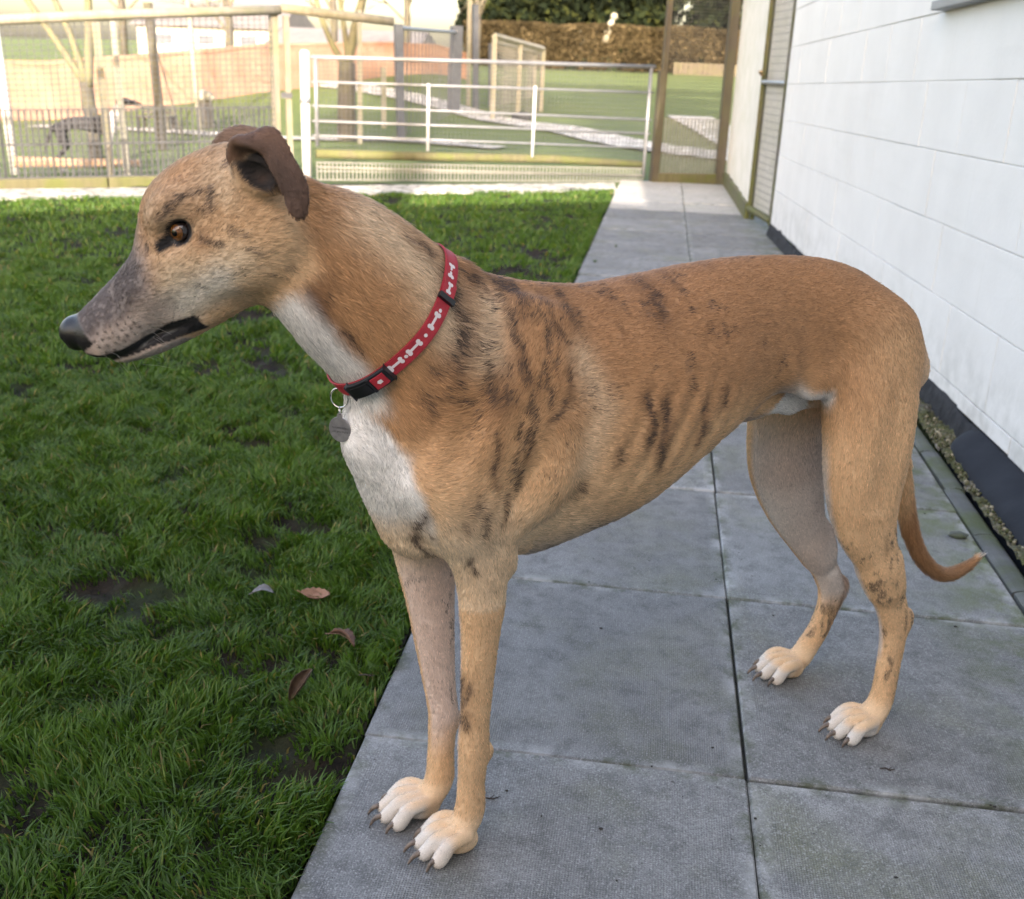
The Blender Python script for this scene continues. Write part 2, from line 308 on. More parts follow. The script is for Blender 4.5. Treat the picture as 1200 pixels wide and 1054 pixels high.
c = t.ramp(vz.outputs['Color'], [(.1, (.06, .055, .045)), (.5, (.13, .115, .085)), (.95, (.30, .27, .21))]); t.col(t.mix(t.ramp(t.noise(v, 11, 5), [(.40, 0), (.58, .92)]), c, (.075, .080, .022))); t.rough(.95); t.bump(t.math('ADD', t.math('MULTIPLY', vz.outputs['Distance'], -1), t.math('MULTIPLY', t.noise(v, 60, 5), .6)), 1., .014); M_grav = t.m
grid_mesh('gravel_bed', np.arange(.655, .93, .006), np.arange(-1.6, 6.3, .012), lambda x, y: -.004+.024*fnoise(x, y, 16, 21)+.016*fnoise(x, y, 55, 22), M_grav)
# loose pebbles and moss lumps on the bed
t = NT('pebble'); oi = t.n('ShaderNodeTexCoord'); g = t.n('ShaderNodeNewGeometry'); t.col(t.ramp(g.outputs['Random Per Island'], [(0, (.05, .06, .018)), (.45, (.085, .085, .035)), (.8, (.16, .14, .09)), (1, (.40, .35, .24))])); t.rough(.9); M_peb = t.m
V, Fc = [], []
ico = bmesh.new(); bmesh.ops.create_icosphere(ico, subdivisions=1, radius=1); iv = np.array([v_.co[:] for v_ in ico.verts]); ifc = np.array([[v_.index for v_ in f.verts] for f in ico.faces]); ico.free()
for q in range(3800):
    y = rng.uniform(-.4, 2.2) if q < 2600 else rng.uniform(2.2, 5.5); x = rng.uniform(.662, .745); r = rng.uniform(.0022, .0062)
    c = np.array([x, y, .010+.010*rng.random()]); V.append(c+iv*r*rng.uniform(.6, 1.2, 3)*(1+.15*rng.normal(size=(len(iv), 1)))); Fc.append(ifc+q*len(iv))
def tri_mesh(name, V, F, mat, kind=None, parent=None, smooth=False):
    me = bpy.data.meshes.new(name); k = F.shape[1]; me.vertices.add(len(V)); me.vertices.foreach_set('co', np.ascontiguousarray(V, np.float32).ravel()); me.loops.add(F.size); me.loops.foreach_set('vertex_index', np.ascontiguousarray(F, np.int32).ravel())
    me.polygons.add(len(F)); me.polygons.foreach_set('loop_start', np.arange(0, F.size, k, dtype=np.int32)); me.update(calc_edges=True)
    if smooth: me.polygons.foreach_set('use_smooth', np.ones(len(F), bool))
    me.materials.append(mat); return tag(link(bpy.data.objects.new(name, me), parent), kind=kind)
tri_mesh('gravel', np.vstack(V), np.vstack(Fc), M_peb, 'stuff')
t = NT('black_rubber'); v = t.coord(); t.col(t.ramp(t.noise(v, 9, 6), [(.3, (.0095, .012, .018)), (.75, (.020, .024, .032))])); t.rough(.85); t.b.inputs['Specular IOR Level'].default_value = .25; t.bump(t.noise(v, 120, 5), .3, .002); M_rub = t.m
bm = bmesh.new(); rows = []; ys = np.concatenate([np.linspace(1.60, 1.72, 7), np.linspace(-1.2, 1.57, 24)[::-1]]); ys = np.sort(ys)[::-1]
for y in ys:
    u = np.clip((1.72-y)/.12, 0, 1); w = .5*(1-math.sqrt(max(0, 1-u*u))) if False else math.sqrt(max(.02, 1-(1-u)**2)); c_ = .730-.01*(y-1.2)*.2; hw = .050*w; hh = .045+.035*w
    rows.append([bm.verts.new((c_+dx*hw-.72, y-.6, z_*hh)) for dx, z_ in ((-1, -.4), (-1, .25), (-.85, .48), (-.5, .68), (0, .86), (.5, 1.), (.85, 1.04), (1, .95), (1, -.4))])
for a, b in zip(rows, rows[1:]):
    for q in range(8): bm.faces.new((a[q], a[q+1], b[q+1], b[q]))
bm.faces.new(rows[0]); bm.faces.new(rows[-1][::-1]); o = bm_obj('kerb_block', bm, M_rub, None, True); o.location = (.72, .6, 0)
tag(o, 'long black rounded kerb block lying in the moss against the white wall', 'kerb block')
# ------------------------------------------------------------------ house behind the yard that shades it
t = NT('render_wall'); v = t.coord(); t.col(t.ramp(t.noise(v, 2, 5), [(.3, (.62, .60, .55)), (.7, (.70, .68, .63))])); t.rough(.9); t.bump(t.noise(v, 50, 4), .3, .01); M_rend = t.m
hb = empty('house', (3, -9, 0), 'pale rendered single storey house at the back of the yard', 'house'); DISP = 3.8/math.tan(SUN_EL)
def prism(name, pts, z0, z1, mat, parent, org):
    n = len(pts); V = [(p[0]-org[0], p[1]-org[1], z) for z in (z0, z1) for p in pts]; F = [tuple(range(n))[::-1], tuple(range(n, 2*n))]+[(i, (i+1) % n, n+(i+1) % n, n+i) for i in range(n)]; return mesh_obj(name, V, F, mat, parent)
A_ = np.array([-.77, 7.5])+DISP*np.array([math.sin(SUN_AZ), -math.cos(SUN_AZ)]); Bq = A_-ud*9; foot = [A_, A_+np.array([9, 0]), A_+np.array([9, -6]), Bq+np.array([1, -6]), Bq]
prism('wall', foot, -.1, 3.75, M_rend, hb, (3, -9)); prism('roof', [p for p in foot], 3.755, 3.8, M_fascia, hb, (3, -9))
for wx in (1.2, 3.6, 6.0):
    for wz in (1.0,):
        bm = bmesh.new(); bm_box(bm, (wx-.55-3, A_[1]+.004+9, wz), (wx+.55-3, A_[1]+.07+9, wz+1.2), .01); fr = bm_obj('window', bm, M_white, hb)
        bm = bmesh.new(); bm_box(bm, (wx-.48-3, A_[1]+.072+9, wz+.07), (wx+.48-3, A_[1]+.08+9, wz+1.13)); gl = NT('window_glass'); gl.col((.03, .035, .04)); gl.rough(.05); bm_obj('pane', bm, gl.m, fr)
# ------------------------------------------------------------------ fences and gate
def wood(name, a, b, lichen, amt=.5):
    t = NT(name); v = t.coord((7, 7, .8)); f = t.noise(v, 4, 6, .6); c = t.ramp(f, [(.3, a), (.7, b)]); w = t.coord(); c = t.mix(t.math('MULTIPLY', t.ramp(t.noise(w, 5, 5, .6), [(.42, 0), (.6, 1)]), amt), c, lichen); t.col(c); t.rough(.85); t.bump(t.noise(v, 14, 5), .4, .006); return t.m
M_cpost = wood('cream_post', (0.211, 0.202, 0.164), (0.279, 0.267, 0.223), (0.149, 0.155, 0.074), .4)
M_wood = wood('weathered_wood', (0.149, 0.130, 0.097), (0.230, 0.209, 0.163), (0.142, 0.149, 0.064)); M_green = wood('mossy_sleeper', (.085, .078, .038), (.13, .12, .06), (.095, .11, .025), .8)
M_log = wood('lichened_log', (0.202, 0.186, 0.133), (0.290, 0.270, 0.209), (0.177, 0.186, 0.088)); M_postg = wood('brown_green_post', (.055, .045, .032), (.095, .078, .055), (.085, .085, .035))
M_cream = wood('cream_boards', (.66, .635, .56), (.76, .73, .66), (.42, .43, .27), .25); M_bark = wood('grey_bark', (0.041, 0.036, 0.030), (0.075, 0.068, 0.056), (0.112, 0.112, 0.053), .4); M_barky = wood('lichen_bark', (0.098, 0.091, 0.056), (0.140, 0.133, 0.084), (0.140, 0.140, 0.063), .6)
M_galv = noisy_mat('galvanised_steel', (0.210, 0.217, 0.225), (0.277, 0.285, 0.292), 12, .42, .1, metallic=.4); M_wpaint = noisy_mat('white_gate_paint', (0.475, 0.475, 0.461), (0.518, 0.518, 0.504), 9, .45, .1)
M_wire = noisy_mat('fence_wire', (.22, .21, .18), (.30, .29, .25), 20, .5, 0, metallic=.3); M_wired = noisy_mat('dark_mesh_wire', (.050, .052, .055), (.085, .088, .09), 20, .6, 0); M_blue = noisy_mat('blue_grey_paint', (.045, .055, .075), (.07, .085, .11), 12, .5, .05)
def lean(a, b): return [Vector(a), Vector(b)]
def post(bm, base, top, r, n=8): bm_tube(bm, [base, top], [r, r*.96], n)
def sqpost(bm, base, top, w, d, ang=0.):
    """square post between two points"""
    b, t_ = Vector(base), Vector(top); ca, sa = math.cos(ang), math.sin(ang); q = [(-w/2, -d/2), (w/2, -d/2), (w/2, d/2), (-w/2, d/2)]
    r0 = [bm.verts.new(b+Vector((x*ca-y*sa, x*sa+y*ca, 0))) for x, y in q]; r1 = [bm.verts.new(t_+Vector((x*ca-y*sa, x*sa+y*ca, 0))) for x, y in q]
    for i in range(4): bm.faces.new((r0[i], r0[(i+1) % 4], r1[(i+1) % 4], r1[i]))
    bm.faces.new(r0[::-1]); bm.faces.new(r1)
def wires(bm, P00, P10, P01, P11, nu, nv, r, us=None, vs=None):
    """woven wires over the quad P00-P10 (foot) to P01-P11 (top): thin square bars"""
    P00, P10, P01, P11 = map(np.array, (P00, P10, P01, P11)); q = lambda u, v: (P00*(1-u)+P10*u)*(1-v)+(P01*(1-u)+P11*u)*v
    nrm = np.cross(P10-P00, P01-P00); nrm /= np.linalg.norm(nrm)
    def bar(a, b):
        d = (b-a)/np.linalg.norm(b-a); s = np.cross(d, nrm); c = [p+s*i*r+nrm*j*r for p in (a, b) for i, j in ((-1, -1), (1, -1), (1, 1), (-1, 1))]; v = [bm.verts.new(x) for x in c]
        for i in range(4): bm.faces.new((v[i], v[(i+1) % 4], v[4+(i+1) % 4], v[4+i]))
    for u in (np.linspace(0, 1, nu) if us is None else us): bar(q(u, 0), q(u, 1))
    for v in (np.linspace(0, 1, nv) if vs is None else vs): bar(q(0, v)+nrm*r*1.6, q(1, v)+nrm*r*1.6)
def rel(o, *pts): L = np.array(o.location); return [np.array(p, float)-L for p in pts]
FA_, FB_, FC_, FD_ = np.array([-5.17, 6.31]), np.array([-3.47, 7.816]), np.array([-.28, 9.56]), np.array([.40, 9.84]); fd = (FB_-FA_)/np.linalg.norm(FB_-FA_); gd = (FC_-FB_)/np.linalg.norm(FC_-FB_)
FL = FA_-fd*2.6
def on(p, q, u, z, off=0): d = (q-p)/np.linalg.norm(q-p); n = np.array([-d[1], d[0]]); a = p+(q-p)*u+n*off; return (a[0], a[1], z)
# left fence: top log, posts, sleeper, netting
lf = empty('wire_fence', (*((FA_+FB_)/2), 0), 'netting fence with round log top rail behind the sunlit pale path', 'fence'); R_ = lambda *p: rel(lf, *p)
bm = bmesh.new(); bm_tube(bm, R_(on(FL, FB_, 0, 1.06), on(FA_, FB_, 0, 1.185), on(FA_, FB_, .45, 1.285), on(FA_, FB_, 1.01, 1.388)), [.036, .036, .037, .036], 12); bm_obj('top_rail', bm, M_log, lf, True)
for u, w in ((-.02, .05), (.985, .062)):
    bm = bmesh.new(); sqpost(bm, *R_(on(FA_, FB_, u, -.1, .05), on(FA_, FB_, u+.006, 1.16 if u < .5 else 1.37, .05)), w, .06, .72); bm_obj('post', bm, M_wood, lf)
for s0, s1 in ((-.9, -.27), (-.265, .345), (.35, 1.0)):
    bm = bmesh.new(); a, b = R_(on(FA_, FB_, s0, 0), on(FA_, FB_, s1, 0)); d = Vector(b-a); M = Matrix.Translation(Vector(a))@d.to_track_quat('X', 'Z').to_matrix().to_4x4(); bm_box(bm, (0, -.035, -.08), (d.length, .035, .068), .008, M); bm_obj('sleeper', bm, M_green, lf)
bm = bmesh.new(); wires(bm, *R_(on(FL, FB_, 0, .07, .02), on(FA_, FB_, .98, .07, .02), on(FL, FB_, 0, 1.05, .02), on(FA_, FB_, .98, 1.36, .02)), 96, 30, .0023); tag(bm_obj('netting', bm, M_wired, lf), kind='stuff')
bm = bmesh.new(); wires(bm, *R_(on(FL, FB_, 0, .07, .045), on(FA_, FB_, .98, .07, .045), on(FL, FB_, 0, .50, .045), on(FA_, FB_, .98, .62, .045)), 110, 3, .0062); tag(bm_obj('lower_mesh', bm, M_wired, lf), kind='stuff')
# corner post with its tie, log running back from it
cp = empty('corner_post', (*(FB_+gd*.10), 0), 'tall pale square post at the fence corner left of the white gate post', 'post'); R_ = lambda *p: rel(cp, *p)
bm = bmesh.new(); sqpost(bm, *R_((FB_[0]+.065, FB_[1]+.02, -.1), (FB_[0]+.062, FB_[1]+.02, 1.345)), .045, .06, .5); bm_obj('shaft', bm, M_wood, cp)
bm = bmesh.new(); wires(bm, *R_((FB_[0]+.02, FB_[1]-.015, .70), (FB_[0]+.10, FB_[1]-.0, .70), (FB_[0]+.02, FB_[1]-.015, .735), (FB_[0]+.10, FB_[1], .735)), 2, 6, .006); bm_obj('tie_band', bm, M_wired, cp)
lg = empty('log_rail', (*(FB_+gd*.6), 1.3), 'round pale log rail sloping down from the fence corner above the gate', 'log'); bm = bmesh.new(); bm_tube(bm, rel(lg, (*(FB_+gd*.03), 1.405), (*(FB_+gd*.55), 1.372), (*(FB_+gd*.99), 1.345)), [.036, .037, .036], 12); bm_obj('pole', bm, M_log, lg, True)
# white gate post
wp = empty('gate_post', (-3.275, 7.92, 0), 'thick round white gate post at the left end of the field gate', 'post'); R_ = lambda *p: rel(wp, *p)
bm = bmesh.new(); bm_tube(bm, R_((-3.285, 7.915, -.1), (-3.283, 7.915, .62), (-3.278, 7.913, 1.07), (-3.278, 7.913, 1.085)), [.040, .040, .039, .024], 16); bm_obj('shaft', bm, M_wpaint, wp, True)
bm = bmesh.new(); bm_tube(bm, R_((-3.284, 7.915, .655), (-3.284, 7.915, .695)), .0425, 16); bm_obj('hinge_band', bm, M_galv, wp, True)
# field gate
gt = empty('field_gate', (-1.8, 8.73, 0), 'wide galvanised field gate of five rails with a mossy beam beneath', 'gate'); R_ = lambda *p: rel(gt, *p)
G0, G1 = np.array([-3.235, 7.94]), np.array([-.345, 9.525]); GD = G1-G0; gp = lambda u, z, off=0: on(G0, G1, u, z, off)
for z0, z1, r in ((1.031, 1.068, .018), (.832, .832, .0105), (.637, .582, .0105), (.511, .454, .0105), (.390, .318, .0105)):
    bm = bmesh.new(); bm_tube(bm, R_(gp(0, z0), gp(.5, (z0+z1)/2+.003), gp(1, z1)), r, 10); bm_obj('rail', bm, M_galv, gt, True)
for u, zt in ((.012, 1.04), (.988, 1.06)):
    bm = bmesh.new(); bm_tube(bm, R_(gp(u, .04 if u > .5 else .30, -.0), gp(u, zt)), .017, 10); bm_obj('stile', bm, M_galv, gt, True)
for u, zb, zt in ((.315, .27, .85), (.625, .225, .86)):
    bm = bmesh.new(); bm_tube(bm, R_(gp(u, zb, -.022), gp(u, zt, -.022)), .014, 8); bm_obj('upright', bm, M_wpaint, gt, True)
bm = bmesh.new(); bm_tube(bm, R_(gp(0.01, .235, .03), gp(.3, .218, .03), gp(.7, .205, .03), gp(.985, .16, .03)), [.040, .042, .040, .036], 10); bm_obj('beam', bm, M_green, gt, True)
bm = bmesh.new(); wires(bm, *R_(gp(.01, .015, .0), gp(.985, .0, .0), gp(.01, .165, .0), gp(.985, .125, .0)), 92, 3, .0042); tag(bm_obj('lower_mesh', bm, M_wire, gt), kind='stuff')
bm = bmesh.new(); bm_tube(bm, R_(gp(.01, .125, -.012), gp(.985, .055, -.012)), .008, 8); bm_obj('bottom_rail', bm, M_wire, gt, True)
bm = bmesh.new(); wires(bm, *R_(gp(.01, .28, .02), gp(.985, .2, .02), gp(.01, 1.03, .02), gp(.985, 1.05, .02)), 84, 22, .0014); tag(bm_obj('netting', bm, M_wired, gt), kind='stuff')
# tall post, netting panel, wall post
tp = empty('tall_post', (-.28, 9.57, 0), 'tall brown weathered post between field gate and narrow netting panel', 'post'); bm = bmesh.new(); sqpost(bm, *rel(tp, (-.275, 9.575, -.1), (-.268, 9.575, 1.04)), .075, .075, .4); bm_obj('lower_shaft', bm, M_postg, tp); bm = bmesh.new(); sqpost(bm, *rel(tp, (-.258, 9.60, 1.041), (-.252, 9.60, 2.4)), .045, .05, .4); bm_obj('upper_shaft', bm, M_postg, tp)
np_ = empty('netting_panel', (.08, 9.7, 0), 'narrow netting panel between the tall brown post and the boarded end', 'fence'); R_ = lambda *p: rel(np_, *p)
bm = bmesh.new(); wires(bm, *R_((-.235, 9.585, .09), (.335, 9.80, .09), (-.235, 9.585, .60), (.335, 9.80, .60)), 17, 19, .0048); tag(bm_obj('coarse_mesh', bm, M_wire, np_), kind='stuff')
bm = bmesh.new(); wires(bm, *R_((-.225, 9.60, .60), (.335, 9.81, .60), (-.225, 9.60, 2.4), (.335, 9.81, 2.4)), 22, 60, .0016); tag(bm_obj('fine_mesh', bm, M_wired, np_), kind='stuff')
bm = bmesh.new(); a, b = map(Vector, R_((-.24, 9.57, 0), (.36, 9.79, 0))); d = b-a; bm_box(bm, (0, -.03, -.05), (d.length, .03, .085), .006, Matrix.Translation(a)@d.to_track_quat('X', 'Z').to_matrix().to_4x4()); bm_obj('sleeper', bm, M_green, np_)
ep = empty('end_post', (.375, 9.80, 0), 'dark mossy post at the far end of the cream boards', 'post'); bm = bmesh.new(); sqpost(bm, *rel(ep, (.372, 9.79, -.1), (.360, 9.80, 2.4)), .085, .08, .2); bm_obj('shaft', bm, M_postg, ep)
# boarded side and mesh door
bs = empty('boarded_screen', (.47, 8.3, 0), 'cream painted upright boards above a mossy kickboard beside the wall door', 'screen'); R_ = lambda *p: rel(bs, *p); yy = 6.98
for q, wd in enumerate((.62, .42, .66, .5, .5)):
    x0 = .478-.011*(yy-6.8); bm = bmesh.new(); a, b = R_((x0+.006*q, yy+.004, .0), (x0-.012+.006*(q % 2), yy+wd-.004, .0)); d = Vector(b-a)
    bm_box(bm, (0, -.012, .085), (d.length, .012, 2.35), .004, Matrix.Translation(Vector(a))@d.to_track_quat('X', 'Z').to_matrix().to_4x4()); bm_obj('board', bm, M_cream, bs); yy += wd
bm = bmesh.new(); a, b = map(Vector, R_((.462, 6.97, 0), (.425, 9.70, 0))); d = b-a; bm_box(bm, (0, -.02, -.05), (d.length, .02, .115), .006, Matrix.Translation(a)@d.to_track_quat('X', 'Z').to_matrix().to_4x4()); bm_obj('kickboard', bm, M_green, bs)
bm = bmesh.new(); sqpost(bm, *R_((.50, 6.955, 0), (.49, 6.955, 2.35)), .03, .035); bm_obj('end_batten', bm, M_green, bs)
md = empty('mesh_door', (.53, 6.5, 0), 'steel framed mesh door with cream backing at the end of the white wall', 'door'); R_ = lambda *p: rel(md, *p)
dq = lambda u, z, off=0.: (.575+(.478-.575)*u-off, 6.22+(6.92-6.22)*u-off*.14, z)
bm = bmesh.new(); a, b = map(Vector, R_(dq(.03, 0, -.02), dq(.97, 0, -.02))); d = b-a; bm_box(bm, (0, -.006, .10), (d.length, .006, 2.25), .002, Matrix.Translation(a)@d.to_track_quat('X', 'Z').to_matrix().to_4x4()); bm_obj('backing_board', bm, M_cream, md)
for u in (.0, 1.0):
    bm = bmesh.new(); sqpost(bm, *R_(dq(u, .05, .01), dq(u, 2.3, .01)), .028, .032, -.14); bm_obj('stile', bm, M_gut if u < .5 else M_green, md)
for z in (.085, .98, 2.26):
    bm = bmesh.new(); bm_tube(bm, R_(dq(0, z, .012), dq(1, z, .012)), .016 if z > .5 else .024, 6); bm_obj('rail', bm, M_galv if z > .5 else M_green, md)
bm = bmesh.new(); wires(bm, *R_(dq(0, .1, .006), dq(1, .1, .006), dq(0, 2.25, .006), dq(1, 2.25, .006)), 15, 46, .0013); tag(bm_obj('mesh', bm, M_wired, md), kind='stuff')
bm = bmesh.new(); bm_tube(bm, R_(dq(.93, 1.02, .03), dq(.93, 1.05, .055), dq(.78, 1.05, .06)), [.008, .010, .008], 8); bm_obj('handle', bm, noisy_mat('brass_handle', (.45, .30, .16), (.55, .38, .2), 30, .4, 0, metallic=.6), md, True)
dj = empty('wall_post', (.575, 6.19, 0), 'dark timber jamb between the white wall and the mesh door', 'post'); bm = bmesh.new(); sqpost(bm, *rel(dj, (.592, 6.185, -.02), (.592, 6.185, 2.5)), .05, .035, -.05); bm_obj('jamb', bm, M_postg, dj)
# ------------------------------------------------------------------ trees
def limb(bm, pts, r0, r1, n=8):
    P = catmull0(pts, 4); bm_tube(bm, P, list(np.linspace(r0, r1, len(P))), n)
def catmull0(P, m):
    P = np.asarray(P, float); E = np.vstack([2*P[0]-P[1], P, 2*P[-1]-P[-2]]); out = []
    for i in range(len(P)-1):
        p0, p1, p2, p3 = E[i:i+4]
        for k in range(m):
            u = k/m; out.append(.5*((2*p1)+(-p0+p2)*u+(2*p0-5*p1+4*p2-p3)*u*u+(-p0+3*p1-3*p2+p3)*u**3))
    out.append(P[-1]); return [tuple(p) for p in out]
def twigs(bm, base, dirn, length, r, depth, rs, spread=.5, n=5):
    d = np.array(dirn)/np.linalg.norm(dirn); p1 = base+d*length*.5+rs.normal(0, .04*length, 3); p2 = base+d*length+rs.normal(0, .07*length, 3)
    bm_tube(bm, [tuple(base), tuple(p1), tuple(p2)], [r, r*.8, r*.55], n, caps=False)
    if depth:
        for q in range(3 if depth > 1 else 4):
            s = (p1 if q == 0 else p2) if q < 3 else p1; nd = d+rs.normal(0, spread, 3); nd[2] += .12; twigs(bm, s, nd, length*rs.uniform(.55, .8), r*.55, depth-1, rs, spread, 4 if depth > 1 else 3)
def limb_tree(name, label, base, trunk, limbs, r, mt, ml, seed, group=None, tw=3):
    o = empty(name, base, label, 'tree', group); rs = np.random.default_rng(seed); L = np.array(base); bm = bmesh.new(); limb(bm, [np.array(p)-L for p in trunk], r, r*.82, 10); bm_obj('trunk', bm, mt, o, True)
    for pts, r0 in limbs:
        bm = bmesh.new(); P = [np.array(p)-L for p in pts]; limb(bm, P, r0, r0*.55, 8); twigs(bm, P[-1], P[-1]-P[-2], .9, r0*.5, tw, rs)
        if len(P) > 2: twigs(bm, P[-2], (P[-1]-P[-2])+rs.normal(0, .5, 3), .6, r0*.35, tw-1, rs)
        bm_obj('limb', bm, ml, o, True)
    return o
zA = tz(-5.98, 9.2)
limb_tree('fruit_tree', 'bare lichened tree with a forked grey trunk behind the netting fence', (-5.95, 9.2, zA-.05), [(-5.93, 9.2, zA-.05), (-5.95, 9.2, .35), (-5.98, 9.2, .72)],
    [([(-5.98, 9.2, .70), (-6.25, 9.2, 1.10), (-6.52, 9.15, 1.52), (-6.8, 9.1, 2.0)], .042), ([(-5.97, 9.2, .72), (-6.10, 9.22, 1.15), (-6.26, 9.25, 1.50), (-6.5, 9.3, 2.1)], .040), ([(-5.95, 9.2, .68), (-5.90, 9.2, 1.1), (-5.87, 9.2, 1.5), (-5.8, 9.1, 2.1)], .052)], .075, M_bark, M_barky, 3, tw=3)
limb_tree('fruit_tree', 'dark trunked bare tree standing in the field behind the gate', (-4.26, 12.5, tz(-4.26, 12.5)-.05), [(-4.26, 12.5, -.05), (-4.25, 12.5, .45), (-4.24, 12.5, 1.0)],
    [([(-4.24, 12.5, .95), (-4.13, 12.5, 1.4), (-4.0, 12.45, 1.8), (-3.9, 12.4, 2.3)], .07), ([(-4.27, 12.5, .95), (-4.45, 12.5, 1.25), (-4.62, 12.5, 1.7), (-4.7, 12.5, 2.2)], .045), ([(-4.22, 12.5, 1.0), (-4.30, 12.5, 1.6), (-4.40, 12.5, 2.1)], .04)], .13, M_bark, M_barky, 5, tw=3)
M_twig = wood('pale_twigs', (0.098, 0.085, 0.062), (0.137, 0.120, 0.091), (0.124, 0.117, 0.072))
for i, (x, y, h, lab) in enumerate(((-7.9, 24, 4.2, 'bare twiggy tree far off beyond the brick wall, above the dark netted post'), (-9.6, 22, 3.4, 'bare twiggy tree beyond the left stretch of the brick wall'), (-6.9, 27, 4.4, 'bare tree beyond the brick wall above the sloping log rail'), (-5.6, 30, 4.5, 'bare pale tree left of the dark conifers'), (-12.5, 23, 4.5, 'bare tree at the far left edge above the log top rail'))):
    z = tz(x, y); o = empty('bare_tree', (x, y, z), lab, 'tree', 'bare trees beyond the brick wall'); rs = np.random.default_rng(40+i); bm = bmesh.new(); bm_tube(bm, [(0, 0, -.1), (.05, 0, h*.3), (.0, 0, h*.45)], [.10, .08, .06], 7); bm_obj('trunk', bm, M_bark, o, True)
    bm = bmesh.new()
    for q in range(6): twigs(bm, np.array([0, 0, h*(.25+.035*q)]), (rs.normal(0, .7), rs.normal(0, .5), 1), h*.24, .035, 4, rs, .45, 5)
    bm_obj('crown', bm, M_twig, o)
def leaf_cloud(bm_pts, rs, size, aniso=1.): 
    n = len(bm_pts); a = rs.normal(size=(n, 3)); a /= np.linalg.norm(a, axis=1, keepdims=True); b = np.cross(a, rs.normal(size=(n, 3))); b /= np.linalg.norm(b, axis=1, keepdims=True); s = size*rs.uniform(.6, 1.4, (n, 1))
    V = np.stack([bm_pts-a*s, bm_pts+b*s*.55*aniso, bm_pts+a*s, bm_pts-b*s*.55*aniso], 1).reshape(-1, 3); return V, np.arange(4*n).reshape(-1, 4)
def foliage(name, c1, c2, c3):
    t = NT(name); g = t.n('ShaderNodeNewGeometry'); v = t.coord(); c = t.ramp(g.outputs['Random Per Island'], [(.1, c1), (.72, c2), (.98, c3)]); t.col(t.mix(t.ramp(t.noise(v, 1.3, 3), [(.42, 0), (.62, .75)]), c, tuple(k*.5 for k in c1))); t.rough(.9); t.b.inputs['Specular IOR Level'].default_value = .1; return t.m
M_con = foliage('conifer_leaves', (.004, .008, .004), (.009, .015, .006), (.034, .042, .011)); M_hedge = foliage('hedge_leaves', (0.038, 0.030, 0.015), (0.066, 0.052, 0.027), (0.101, 0.079, 0.045))  # palest conifer stop paints lit leaves into the colour
for i, (x, y, h, w, lab) in enumerate(((-7.4, 46, 7.5, 1.5, 'dark conifer behind the hedge, first from the bare trees'), (-4.6, 46, 8.2, 1.9, 'broad dark conifer with lime green lit branches above the hedge'), (-1.3, 45, 8.0, 1.35, 'dark columnar conifer above the hedge right of the pale garden statue'), (1.4, 46, 8.4, 1.1, 'slim dark conifer above the hedge behind the wall end'), (4.2, 46, 8., 1.6, 'dark conifer behind the white wall'), (-6.0, 49, 7., 1.2, 'dark conifer set back between two larger conifers'))):
    z = tz(x, y); o = empty('conifer', (x, y, z), lab, 'tree', 'conifers behind the hedge'); rs = np.random.default_rng(70+i); bm = bmesh.new(); bm_tube(bm, [(0, 0, -.1), (0, 0, h*.5), (0, 0, h*.95)], [.22, .15, .03], 8); bm_obj('trunk', bm, M_bark, o, True)
    nb = 330; ph = rs.uniform(0, 2*math.pi, nb); hz = h*rs.uniform(.02, 1, nb)**.8; pr_ = w*(1-.75*(hz/h)**1.6)*rs.uniform(.45, 1.05, nb)*(1+.22*np.sin(3*ph+i)); cen = np.stack([pr_*np.cos(ph), pr_*np.sin(ph), hz], -1)
    pts_ = np.repeat(cen, 70, 0)+rs.normal(0, 1, (nb*70, 3))*np.array([.21, .21, .30]); V, F = leaf_cloud(pts_, rs, .17); tri_mesh('crown', V, F, M_con, None, o)
for i, (x, h) in enumerate(((.4, 17.0), (4.0, 16.6), (7.6, 17.2))):      # unseen pines added behind the yard, crowns layered to stripe the field with shade
    o = empty('shade_pine', (x, -20, -.1), ('unseen pine added behind the yard to shade the field, nearest its left corner', 'unseen pine added behind the yard to shade the field, between two others', 'unseen pine added behind the yard to shade the field, farthest to the right')[i], 'tree', 'unseen pines added to shade the field'); rs = np.random.default_rng(200+i); bm = bmesh.new(); bm_tube(bm, [(0, 0, 0), (.1, 0, h*.5), (0, 0, h*.97)], [.26, .2, .05], 8); bm_obj('trunk', bm, M_bark, o, True); P = []
    for z0, z1, rad_, n in ((11.2, 11.7, 2.0, 1500), (13.1, 13.4, 2.2, 1100), (14.7, 15.0, 2.2, 1100), (16.2, 16.5, 1.8, 800)):
        a = rs.uniform(0, 2*math.pi, n); r = rad_*np.sqrt(rs.random(n))*(1+.15*np.sin(3*a+i)); P.append(np.stack([r*np.cos(a), r*np.sin(a), rs.uniform(z0, z1, n)], -1))
    V, F = leaf_cloud(np.vstack(P), rs, .26); tri_mesh('crown', V, F, M_con, None, o)
hx0, hx1 = -7.6, 3.2; hd_ = empty('hedge', (-2, 39.5, tz(-2, 39.5)), 'long clipped brown beech hedge across the back of the field', 'hedge'); rs = np.random.default_rng(9); n = 42000
px_ = rs.uniform(hx0, hx1, n); zt = 1.42+.10*fnoise(px_, px_*0, 1.2, 31); zz = zt*np.where(rs.random(n) < .25, 1-.12*rs.random(n), rs.random(n)); py_ = 39.5+np.where(rs.random(n) < .8, -.45-.1*fnoise(px_, zz, 2, 33)+rs.normal(0, .09, n), rs.uniform(-.5, .5, n))
keep = fnoise(px_, zz*2, 2.2, 35)*.75+fnoise(px_, zz, 7, 36)*.25+.35*(zz/1.4) > .34; zb = terrain(px_, py_); V, F = leaf_cloud(np.stack([px_+2, py_-39.5, zz+zb-tz(-2, 39.5)+.05], -1)[keep], rs, .055)
tri_mesh('leaves', V, F, M_hedge, 'stuff', hd_)
bm = bmesh.new()
